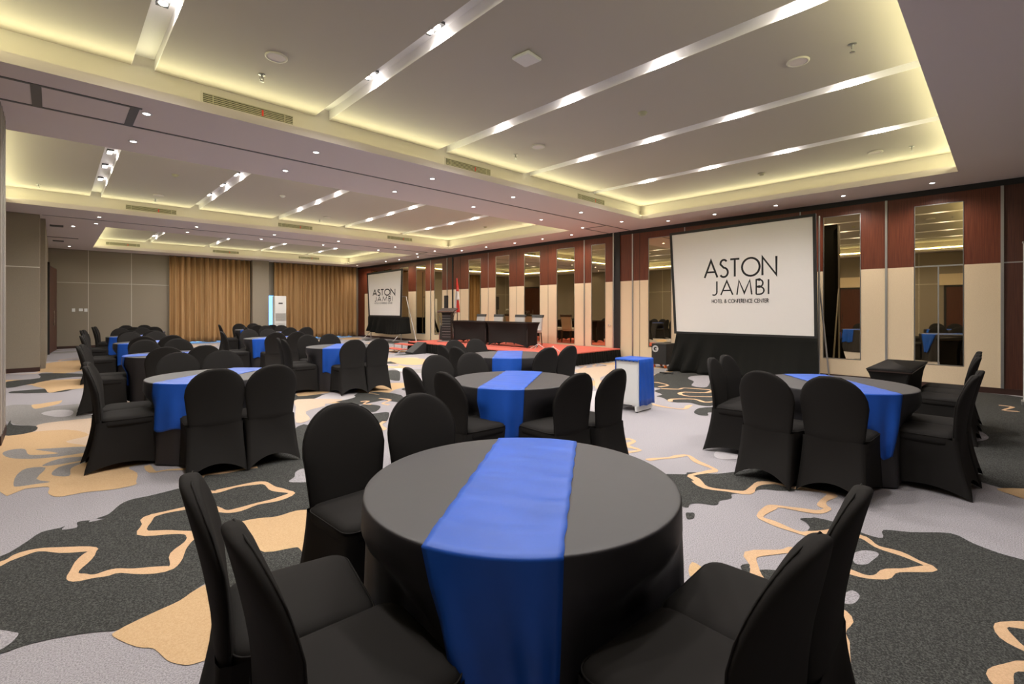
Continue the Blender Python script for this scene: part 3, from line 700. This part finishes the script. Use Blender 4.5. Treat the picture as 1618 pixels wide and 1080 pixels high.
# flag
y_, z_ = atx(722.5, 436, 10.95)
e = empty('flag', (10.95, y_, ST), 0, 'drooping red and white flag on pole between lectern and head tables', 'flag')
q = MB(); q.cyl(0, 0, 0, 2.28, .016, 'darkwood'); q.build('flagpole', e)
q = MB(); q.cyl(0, 0, 2.28, 2.34, .028, 'darkwood', 12, .004); q.build('finial', e)
q = MB(); q.cyl(0, 0, 0, .05, .17, 'darkwood', 20, .12); q.build('flag_base', e)
def drape(zt, zb, wt, wb, off, mt, nm):
    q = MB(); rows = []
    for k in range(9):
        t = k/8; z = zt+(zb-zt)*t; w = wt+(wb-wt)*sm(t*1.4); r = []
        for j in range(15):
            s = j/14; r.append((-.03+.035*sin(s*13+t*2)*(.3+t), off[0]+(off[1]-off[0])*t+w*(s-.5), z-.22*abs(s-.5)*t*w*2))
        rows.append(r)
    q.grid(rows, mt); o = q.build(nm, e, True); solid(o, .006); return o
fo = drape(1.86, .98, .04, .10, (.03, .11), 'flagwhite', 'white_tail'); fo['label'] = 'white tail hanging left of the pole'
fo = drape(2.27, 1.80, .02, .10, (-.01, -.05), 'flagred', 'red_peak'); fo['label'] = 'red upper part of the flag'
fo = drape(1.92, 1.47, .06, .11, (-.05, -.075), 'flagwhite', 'white_fold'); fo['label'] = 'white middle fold of the flag'
fo = drape(1.53, 1.02, .10, .14, (-.065, -.08), 'flagred', 'red_tail'); fo['label'] = 'red lower fold of the flag'
for y, x, lb in ((14.75, XW-.02, 'small white floor socket on the beige panel left of the lectern'), (6.28, XW-.02, 'small white wall socket on beige panel beside black case')):
    z = .22 if y > 10 else .3
    q = MB(); q.rbox(x-.012, x+.002, y-.05, y+.05, z, z+.08, .003, 'white'); tag(q.build('wall_socket'), lb, 'socket')

# ------------------------------------------------------------------ lettering made of strokes
def arc(cx, cy, rx, ry, a0, a1, n=14): return [(cx+rx*cos(radians(a0+(a1-a0)*i/n)), cy+ry*sin(radians(a0+(a1-a0)*i/n))) for i in range(n+1)]
GL = {  # width, strokes in a unit-high box
 'A': (.78, [[(0, 0), (.39, 1), (.78, 0)], [(.14, .32), (.64, .32)]]),
 'S': (.50, [arc(.25, .75, .2, .25, 35, 180, 9)+arc(.25, .27, .24, .27, 90, -145, 12)[0:]]),
 'T': (.52, [[(0, 1), (.52, 1)], [(.26, 0), (.26, 1)]]),
 'O': (1.0, [arc(.5, .5, .48, .5, 0, 360, 28)]),
 'N': (.72, [[(0, 0), (0, 1), (.72, 0), (.72, 1)]]),
 'J': (.36, [[(.36, 1), (.36, .25)]+arc(.17, .22, .19, .22, 0, -125, 8)]),
 'M': (.92, [[(0, 0), (.12, 1), (.46, .1), (.80, 1), (.92, 0)]]),
 'B': (.46, [[(0, 0), (0, 1), (.2, 1)]+arc(.2, .76, .2, .24, 90, -90, 8)+[(0, .52)], [(0, .52), (.2, .52)]+arc(.2, .26, .26, .26, 90, -90, 8)+[(0, 0)]]),
 'I': (.0, [[(0, 0), (0, 1)]]),
 'H': (.6, [[(0, 0), (0, 1)], [(.6, 0), (.6, 1)], [(0, .5), (.6, .5)]]),
 'E': (.42, [[(.42, 1), (0, 1), (0, 0), (.42, 0)], [(0, .52), (.4, .52)]]),
 'L': (.38, [[(0, 1), (0, 0), (.38, 0)]]),
 'F': (.42, [[(.42, 1), (0, 1), (0, 0)], [(0, .52), (.38, .52)]]),
 'C': (.8, [arc(.5, .5, .48, .5, 48, 312, 18)]),
 'R': (.5, [[(0, 0), (0, 1), (.2, 1)]+arc(.2, .75, .22, .25, 90, -90, 8)+[(0, .5)], [(.2, .5), (.5, 0)]]),
 '&': (.7, [[(.68, 0), (.2, .65)]+arc(.34, .8, .17, .2, 190, -10, 8)+[(.1, .38)]+arc(.27, .22, .24, .22, 160, 330, 8)+[(.66, .45)]]),
 ' ': (.28, []),
}
def words(q, text, x, y0, y1, z0, z1, sw, gap):
    """text on the plane x, read from the room: y0 (left) to y1 (right), stroke width sw."""
    h = z1-z0; tot = sum(GL[c][0] for c in text)+gap*(len(text)-1); k = (y0-y1)/tot; u = 0
    lay = 0
    for c in text:
        wd, st = GL[c]
        for P in st:
            Q = [(y0-(u+p[0])*k, z0+p[1]*h) for p in P]; n = len(Q); L, R = [], []
            closed = hypot(Q[0][0]-Q[-1][0], Q[0][1]-Q[-1][1]) < 1e-6
            for i, p in enumerate(Q):
                a = Q[i-1] if i else (Q[-2] if closed else None); b_ = Q[i+1] if i < n-1 else (Q[1] if closed else None)
                def nrm(a_, b2): dx, dy = b2[0]-a_[0], b2[1]-a_[1]; l = hypot(dx, dy) or 1; return (-dy/l, dx/l)
                ns = [nrm(a, p)] if a else []
                if b_: ns.append(nrm(p, b_))
                mx, my = sum(v[0] for v in ns)/len(ns), sum(v[1] for v in ns)/len(ns); l2 = max(mx*mx+my*my, .12)
                w = sw/2
                L.append((x, p[0]+mx/l2*w, p[1]+my/l2*w)); R.append((x, p[0]-mx/l2*w, p[1]-my/l2*w))
            x -= .0002
            q.grid([[(x, v[1], v[2]) for v in L], [(x, v[1], v[2]) for v in R]], 'ink')
        u += wd+gap

def projection_screen(x, yl_t, yl_b, yr_t, yr_b, zb, ztl, ztr, txt, label, bot, group, bo=.055, bk='skirt'):
    e = empty('projection_screen', (x, (yl_b+yr_b)/2, 0), 0, label, 'projection screen', group); oy = (yl_b+yr_b)/2
    O = [(yl_b-oy, zb), (yl_t-oy, ztl), (yr_t-oy, ztr), (yr_b-oy, zb)]
    cy, cz = sum(p[0] for p in O)/4, sum(p[1] for p in O)/4
    def inset(p, b): return (p[0]+(b if p[0] < cy else -b), p[1]+(b if p[1] < cz else -b))
    Iq = [inset(p, bo) for p in O]
    q = MB(); q.loft([[(-.004, y, z) for y, z in Iq], [(.008, y, z) for y, z in Iq]], 'screen', True, True); sc = q.build('screen_surface', e)
    q = MB()
    for i in range(4):
        j = (i+1) % 4
        ring = lambda xx: [(xx, *O[i]), (xx, *O[j]), (xx, *Iq[j]), (xx, *Iq[i])]
        q.loft([ring(-.02), ring(.02)], 'black', True, True)
    q.build('screen_border', e)
    q = MB(); q.loft([[(.022, y, z) for y, z in O], [(.026, y, z) for y, z in O]], bk, True, True); q.build('screen_back', e)
    q = MB()
    for (t, a, b2, z0, z1, sw, gp) in txt: words(q, t, -.0048, a-oy, b2-oy, z0, z1, sw, gp)
    o = q.build('lettering', sc); o['label'] = 'black lettering on the white screen'
    return e, oy
f = projection_screen
e, oy = f(10.8, 5.68, 5.56, 2.60, 2.57, .86, 3.29, 3.33,
      [('ASTON', 4.82, 3.31, 2.165, 2.55, .042, .13), ('JAMBI', 4.66, 3.46, 1.765, 2.075, .031, .27), ('HOTEL & CONFERENCE CENTER', 4.65, 3.46, 1.59, 1.665, .013, .17)],
      'large white projection screen with black border reading ASTON JAMBI, by mirror wall', 0, 'projection screens')
def screen_drape(e, x0, yl, yr, z1, z0, flare, spread, sag, ft):
    q = MB(); rows = []; n = 150
    for k in range(12):
        t = k/11; r = []
        for i in range(n+1):
            s = i/n; y = yl+(yr-yl)*s+(spread[0]*(1-s)**2+spread[1]*s**2)*t**1.3
            zz = z1+(z0-z1)*t-(sag*sin(pi*s)*(t if ft else t)) if not ft else z1+(z0-z1)*t
            fx = -flare*t**1.2+(.045+.07*t)*sin(s*34+6*sin(s*5)+t*2.2*(1-s))*t**.6*.8+.012*sin(s*90)*t
            r.append((x0+fx, y, zz))
        rows.append(r)
    q.grid(rows, 'skirt'); o = q.build('black_skirt', e, True); solid(o, .006); o['label'] = 'black cloth skirt hanging below the screen'
screen_drape(e, -.03, 5.5-oy, 2.56-oy, .87, .012, .42, (.05, -.12), 0, True)
for yy in (5.5, 2.56):
    q = MB(); q.tube([(.06, yy-oy, .0), (.06, yy-oy, 3.28)], .018, 'alu'); q.tube([(.75, yy-oy-.02, .02), (.08, yy-oy, 1.9)], .016, 'alu'); q.tube([(-.5, yy-oy, .02), (.78, yy-oy, .02)], .018, 'alu'); q.build('support_leg', e)
y1, z1 = atx(580, 431, 11.05); y2, z2 = atx(636, 424, 11.05); y3, z3 = atx(634, 501, 11.05); y4, z4 = atx(583, 501, 11.05)
T = []
for t, p0, p1, a, b2, sw, gp in (('ASTON', 589.2, 624.2, 457.5, 466.3, .056, .13), ('JAMBI', 592, 620, 468.8, 475.5, .036, .27), ('HOTEL & CONFERENCE CENTER', 592, 620, 477.9, 479.8, .012, .17)):
    ya = atx(p0, a, 11.05)[0]; yb = atx(p1, a, 11.05)[0]; pm = (p0+p1)/2
    T.append((t, ya, yb, atx(pm, b2, 11.05)[1], atx(pm, a-.5, 11.05)[1], sw, gp))
e, oy = f(11.05, y1, y4, y2, y3, 1.07, 3.20, 3.24, T, 'small far projection screen reading ASTON JAMBI with swagged black cloth, near the curtain corner', 0, 'projection screens', .09, 'screen')
screen_drape(e, -.04, y4-oy, y3-.75-oy, 1.1, .42, .10, (.0, -.25), .12, False)
for yy in (y4-.1, y3+.1):
    q = MB(); q.tube([(.05, yy-oy, .0), (.05, yy-oy, 3.15)], .022, 'alu'); q.tube([(-.4, yy-oy, .02), (.5, yy-oy, .02)], .022, 'alu'); q.tube([(-.35, yy-oy, .03), (.05, yy-oy, .4)], .016, 'alu'); q.build('support_leg', e)
q = MB(); q.tube([(.05, y3+.05-oy, 2.0), (.05, y3-.32-oy, 2.0), (.05, y3-1.15-oy, .02)], .022, 'alu'); q.build('side_brace', e)

# ------------------------------------------------------------------ black wheeled case beside the screen
e = empty('equipment_case', (10.95, 5.93, 0), 0, 'black wheeled equipment case with white round emblem beside the large screen', 'case')
q = MB(); q.rbox(-.22, .25, -.19, .21, .09, .60, .012, 'black'); bo_ = q.build('case_body', e)
q = MB()
ri = [[(-.2235, .10+r*cos(2*pi*i/24), .47+r*sin(2*pi*i/24)) for i in range(24)] for r in (.045, .085)]
q.loft(ri, 'cream'); q.box(-.2240, -.2236, .03, .10, .455, .475, 'white'); q.build('emblem', bo_)
for sx, sy in ((-.17, -.14), (-.17, .16), (.18, -.14), (.18, .16)):
    q = MB(); q.tube([(sx, sy-.015, .042), (sx, sy+.015, .042)], .042, 'orange', 16); q.box(sx-.02, sx+.02, sy-.02, sy+.02, .07, .095, 'alu'); q.build('caster', e)
x_, y_ = at(1053, 590); q = MB(); q.rbox(x_-.02, x_+.02, y_-.16, y_+.16, 0, .03, .005, 'black'); q.rbox(x_-.15, x_+.12, y_-.02, y_+.02, 0, .025, .005, 'black')
tag(q.build('floor_bracket'), 'small black metal foot on carpet before the wheeled case', 'bracket')

# ------------------------------------------------------------------ white cabinet with blue cloth
cx0, cx1, cy0, cy1, ch_ = 5.88, 6.25, 3.56, 3.93, .735
e = empty('white_cabinet', ((cx0+cx1)/2, (cy0+cy1)/2, 0), 0, 'narrow white pedestal cabinet on feet, standing alone on the carpet', 'cabinet')
hx, hy = (cx1-cx0)/2, (cy1-cy0)/2
q = MB(); q.rbox(-hx, hx, -hy, hy, .09, ch_, .006, 'whitelam'); q.build('body', e)
q = MB(); q.box(-hx-.004, -hx, -hy+.02, hy-.02, .12, ch_-.07, 'white'); q.build('front_panel', e)
for sy in (-1, 1):
    q = MB(); q.rbox(-hx-.03, hx+.02, sy*(hy-.03)-.018, sy*(hy-.03)+.018, .012, .09, .006, 'white'); q.cyl(-hx, sy*(hy-.03), 0, .014, .015, 'black'); q.cyl(hx-.02, sy*(hy-.03), 0, .014, .015, 'black'); q.build('foot_rail', e)
rows = []; w = hx+.006
prof = [(hy+.012, .36), (hy+.012, .5), (hy+.012, .68), (hy+.011, ch_-.004), (hy+.003, ch_+.009)]+[(hy*(1-2*k/8), ch_+.0105) for k in range(1, 8)]+[(-hy-.003, ch_+.009), (-hy-.011, ch_-.004)]+[(-hy-.013-.012*t, ch_-.64*t) for t in (.1, .25, .4, .55, .7, .85, 1)]
for (yy, zz) in prof:
    rows.append([(-w-.006+(2*w+.012)*j/12, yy+(.004*sin(j*1.9+zz*7) if abs(yy) > hy+.01 else 0), zz+(.01*sin(j*.8) if zz < .4 else 0)) for j in range(13)])
q = MB(); q.grid(rows, 'blue'); q.grid([[(-w-.006, y, ch_+.0105) for y in [hy-2*hy*k/16 for k in range(17)]], [(-w-.018, y, ch_-.018+.007*sin(k*2.3)) for k, y in enumerate([hy-2*hy*k/16 for k in range(17)])]], 'blue')
o = q.build('blue_cloth', None, True, ((cx0+cx1)/2, (cy0+cy1)/2, 0)); solid(o, .003)
tag(o, 'blue cloth draped over the top and side of the white cabinet', 'cloth')

# ------------------------------------------------------------------ floor standing air conditioner
e = empty('air_conditioner', (7.47, 23.2, 0), 0, 'tall white floor-standing air conditioner before the curtain, right of the pillar', 'air conditioner')
q = MB(); q.rbox(-.25, .25, -.17, .17, .0, 2.05, .02, 'white'); b_ = q.build('body', e)
q = MB(); q.box(-.09, .09, -.176, -.17, 1.68, 1.74, 'darktrim'); q.build('display', e)
for k in range(8):
    q = MB(); q.box(-.22, .22, -.186, -.17, .92+.045*k, .935+.045*k, 'alu'); q.build('louvre', e)
for k in range(6):
    q = MB(); q.box(-.22, .22, -.18, -.17, .5+.06*k, .51+.06*k, 'alu'); q.build('intake_slat', e)
# banner at the right edge
bx, by = at(1616.5, 640)
e = empty('banner_stand', (bx, by-.42, 0), 0, 'white roll-up banner cut off by the right edge of the picture', 'banner')
q = MB(); q.box(-.003, .003, -.42, .42, .08, 2.45, 'white'); q.build('banner_sheet', e)
q = MB(); q.rbox(-.09, .09, -.44, .44, 0, .08, .01, 'alu'); q.build('base_case', e)
q = MB(); q.rbox(-.015, .015, -.43, .43, 2.44, 2.47, .004, 'alu'); q.tube([(.02, 0, .05), (.02, 0, 2.44)], .01, 'alu'); q.build('support_pole', e)

# ------------------------------------------------------------------ ceiling fittings
def slot_fixture(x, y, i):
    e = empty('slot_light', (x, y, ZT), 0, None, 'ceiling light', 'recessed twin lamps in the ceiling slots')
    q = MB(); q.box(-.045, .045, -.125, .125, -.028, 0, 'darktrim'); q.build('housing', e)
    for s in (-1, 1):
        q = MB(); q.cyl(0, s*.058, -.034, -.027, .034, 'lamp', 12); q.build('bulb', e)
    return e
def lamp(kind, loc, energy, color, size=.05, cone=None, rot=(0, 0, 0), blend=.6):
    L = bpy.data.lights.new('lamp', kind); L.energy = energy; L.color = color
    if kind == 'SPOT': L.spot_size = radians(cone); L.spot_blend = blend; L.shadow_soft_size = size
    if kind == 'POINT': L.shadow_soft_size = size
    o = bpy.data.objects.new('light_source', L); o.location = loc; o.rotation_euler = rot; COL.objects.link(o); return o
WARM = (1, .935, .89)
ordn = ['nearest', 'second', 'third', 'fourth', 'fifth']; slotn = ['leftmost', 'second', 'third', 'fourth', 'rightmost']; bayn = ['front', 'middle', 'rear']
SY = [[5.0, 3.75, 2.5, 1.25], [9.35, 10.5, 11.6, 12.8], [18.2, 19.8, 21.4]]
for bi, (x0, x1, y0, y1) in enumerate(BAYS):
    for si, x in enumerate(SLOTX):
        if x < x0+.3: continue
        for yi, y in enumerate(sorted(SY[bi])):
            e = slot_fixture(x, y, 0)
            e['label'] = 'twin lamp in the %s slot of the %s ceiling coffer, %s along it' % (slotn[si], bayn[bi], ordn[yi])
            o = lamp('SPOT', (x, y, ZT-.045), 140, WARM, .05, 152, (0, 0, 0), .4)
            o2 = lamp('POINT', (x+.03, y, ZT-.065), 1.6, (1, .93, .88), .025)
DL = []
for x in (.75, 2.65, 4.6, 6.5, 8.65, 10.3):
    for y in (6.72, 7.95): DL.append((x, y))
for x in (.78, 2.75, 4.7, 6.65, 8.72, 10.4):
    for y in (15.03, 16.25): DL.append((x, y))
for y in (.9, 2.2, 3.4, 4.7, 5.86, 8.94, 10.1, 11.35, 12.8, 14.2, 17.2, 18.7, 19.9, 22.8): DL.append((11.05, y))
DL += [(.37, 17.2), (.39, 22.8), (.75, -.6), (4.6, -.6), (8.6, -.6)]
dp = None
def dlabel(x, y):
    if x > 10.9: return 'small downlight above the mirror wall, %s from the right end' % {.9: 'first', 2.2: 'second', 3.4: 'third', 4.7: 'fourth', 5.86: 'fifth', 8.94: 'sixth', 10.1: 'seventh', 11.35: 'eighth', 12.8: 'ninth', 14.2: 'tenth', 17.2: 'eleventh', 18.7: 'twelfth', 19.9: 'thirteenth', 22.8: 'last'}[y]
    if y < 0: return 'small downlight in the soffit behind the camera, x position %s' % {.75: 'left', 4.6: 'middle', 8.6: 'right'}[x]
    if x < .5: return 'small downlight by the left wall, %s one' % ('nearer' if y < 20 else 'farther')
    c = 'first' if x < 1 else 'second' if x < 3 else 'third' if x < 5 else 'fourth' if x < 7 else 'fifth' if x < 9 else 'sixth'
    return 'small downlight, %s from left in the %s row of the %s ceiling beam' % (c, 'near' if y in (6.72, 15.03) else 'far', 'front' if y < 10 else 'rear')
for x, y in DL:
    if y < 0: lamp('SPOT', (x, y, ZS-.02), 30, WARM, .03, 120); continue
    e = empty('downlight', (x, y, ZS), 0, dlabel(x, y), 'ceiling light', 'small round downlights')
    q = MB(); ri = [[(r*cos(2*pi*i/20), r*sin(2*pi*i/20), z) for i in range(20)] for r, z in ((.055, .0), (.055, -.006), (.034, -.006), (.034, -.001))]
    for r in ri: r.reverse()
    q.loft(ri, 'white'); q.build('trim_ring', e, True)
    q = MB(); q.cyl(0, 0, -.004, -.001, .034, 'lamp', 16); q.build('bulb', e)
    near_wall = x > 10.9
    lamp('SPOT', (x, y, ZS-.012), 120 if near_wall else 30, (1, .88, .76), .03, 150, (0, radians(-0), 0), .8)

# cove strips: real lamps lying on the ledges, shining up and inwards
YEL = (1.0, .96, .55)
def strip_light(x, y, lx, ly, rx=0, ry=0):
    L = bpy.data.lights.new('cove_strip', 'AREA'); L.shape = 'RECTANGLE'; L.size = lx; L.size_y = ly
    L.energy = 5.6*max(lx, ly); L.color = YEL
    o = bpy.data.objects.new('cove_strip', L); o.location = (x, y, ZS+.115); o.rotation_euler = (pi+rx, ry, 0); COL.objects.link(o)
for (x0, x1, y0, y1) in BAYS:
    xm, ym = (x0+x1)/2, (y0+y1)/2
    strip_light(xm, y0-.05, x1-x0, .05, -1.22, 0); strip_light(xm, y1+.05, x1-x0, .05, 1.22, 0); strip_light(x0-.05, ym, .05, y1-y0, 0, 1.22); strip_light(x1+.05, ym, .05, y1-y0, 0, -1.22)

# air vents on the cove faces
def vent(x0, x1, y, label, group='air vents in the ceiling coves'):
    w = (x1-x0)/2; z = ZS+.155; h = .105
    e = empty('air_vent', ((x0+x1)/2, y, z), 0, label, 'air vent', group)
    q = MB(); q.box(-w-.02, w+.02, -.008, 0, -.01, h+.015, 'lip'); q.box(-w, w, -.010, -.007, .004, h, 'void'); q.build('vent_frame', e)
    q = MB(); n = 5
    for k in range(n): q.box(-w, w, -.018, -.010, .010+k*h/n, .020+k*h/n, 'grille')
    for k in (-1, 1): q.box(k*w*.8-.006, k*w*.8+.006, -.019, -.010, .004, h, 'grille')
    q.build('louvres', e)
    q = MB(); q.box(w*.25, w*.25+.02, -.021, -.018, .01, .08, 'redtape'); q.build('red_ribbon', e)
for bi, yy in enumerate((6.34, 14.39, 22.84)):
    for k, (a, bb) in enumerate(((1.22, 2.2), (4.6, 5.56), (8.05, 9.0))):
        if bi == 2: a += .15; bb += .15
        vent(a, bb, yy, 'slatted air vent, %s one in the %s ceiling coffer' % (['left', 'middle', 'right'][k], bayn[bi]))
for x, y, lb in ((.05, 17.4, 'nearer small dark grille in the soffit by the left wall'), (.1, 21.2, 'farther small dark grille in the soffit by the left wall')):
    q = MB(); q.box(x-.13, x+.13, y-.15, y+.15, ZS-.012, ZS, 'void')
    for k in range(6): q.box(x-.13, x+.13, y-.14+.05*k, y-.12+.05*k, ZS-.016, ZS-.01, 'steel')
    tag(q.build('ceiling_grille'), lb, 'air vent')
# speakers, sprinklers, detectors
def lathe(q, prof, mt, n=24):
    q.loft([[(r*cos(2*pi*i/n), -r*sin(2*pi*i/n), z) for i in range(n)] for r, z in prof], mt, False, True)
for x, y, z, lb in ((1.62, 5.12, ZC, 'round ceiling speaker at left in the front coffer, above the left vent'), (5.52, 1.49, ZC, 'round ceiling speaker near the top right of the picture'), (5.47, 5.09, ZC, 'round ceiling speaker in the middle of the front coffer near the vent'),
                    (9.61, 1.48, ZC, 'round ceiling speaker right of the last slot in the front coffer'), (1.69, 13.16, ZC, 'round ceiling speaker at left of the middle coffer'), (5.47, 13.09, ZC, 'round ceiling speaker in the middle of the middle coffer')):
    e = empty('ceiling_speaker', (x, y, z), 0, lb, 'ceiling speaker', 'round ceiling speakers')
    q = MB(); lathe(q, [(.105, 0), (.105, -.012), (.085, -.016), (.08, -.010)], 'lip'); q.build('rim', e, True)
    q = MB(); lathe(q, [(.08, -.009), (.0795, -.0105)], 'soffit'); q.build('speaker_grille', e)
for x, y, lb in ((1.63, 5.62, 'sprinkler head near the left vent of the front coffer'), (5.54, 1.03, 'sprinkler head near the top right of the picture'), (5.49, 5.62, 'sprinkler head in the middle of the front coffer'), (9.69, 1.03, 'sprinkler head at the right end of the front coffer'),
                 (-.23, 13.73, 'sprinkler head at far left of the middle coffer'), (1.69, 13.67, 'sprinkler head above the left vent of the middle coffer'), (5.47, 13.61, 'sprinkler head in the middle of the middle coffer')):
    e = empty('sprinkler', (x, y, ZC), 0, lb, 'sprinkler', 'fire sprinklers')
    q = MB(); lathe(q, [(.035, 0), (.035, -.006), (.012, -.01), (.009, -.05)], 'alu', 14); q.build('escutcheon', e)
    q = MB(); q.tube([(-.018, 0, -.03), (-.02, 0, -.055), (0, 0, -.075)], .003, 'alu', 6); q.tube([(.018, 0, -.03), (.02, 0, -.055), (0, 0, -.075)], .003, 'alu', 6); q.cyl(0, 0, -.08, -.076, .022, 'alu', 12); q.build('deflector', e)
for x, y, lb in ((5.51, 3.28, 'smoke detector in the middle of the front coffer'), (9.60, 3.2, 'smoke detector at right of the front coffer'), (1.66, 10.95, 'smoke detector at left of the middle coffer'), (9.63, 11.2, 'smoke detector at right of the middle coffer'), (3.71, 11.3, 'dark-ringed round detector between slots of the middle coffer')):
    q = MB(); lathe(q, [(.06, 0), (.06, -.012), (.045, -.018), (.04, -.038), (.02, -.045)], 'grille' if x != 3.71 else 'white', 20)
    tag(q.build('smoke_detector', None, True, (x, y, ZC)), lb, 'smoke detector', 'smoke detectors')
q = MB(); q.rbox(-.11, .11, -.11, .11, -.035, 0, .012, 'white'); o = q.build('wifi_box', None, False, (3.45, 3.37, ZC)); o.rotation_euler = (0, 0, .1); tag(o, 'square white wireless box on the ceiling between slots', 'wireless box')

# ------------------------------------------------------------------ world and exposure
w = bpy.data.worlds.new('world'); scene.world = w; w.use_nodes = True
bg = w.node_tree.nodes['Background']; bg.inputs['Color'].default_value = (.22, .55, 1.0, 1); bg.inputs['Strength'].default_value = 3.5
vs = scene.view_settings; vs.view_transform = 'Standard'; vs.look = 'None'; vs.gamma = 1; vs.use_curve_mapping = False; vs.exposure = -0.2
scene.cycles.max_bounces = 6; scene.cycles.diffuse_bounces = 4; scene.cycles.glossy_bounces = 4; scene.cycles.adaptive_threshold = .015
scene.cycles.sample_clamp_indirect = 6
scene.cycles.use_denoising = True
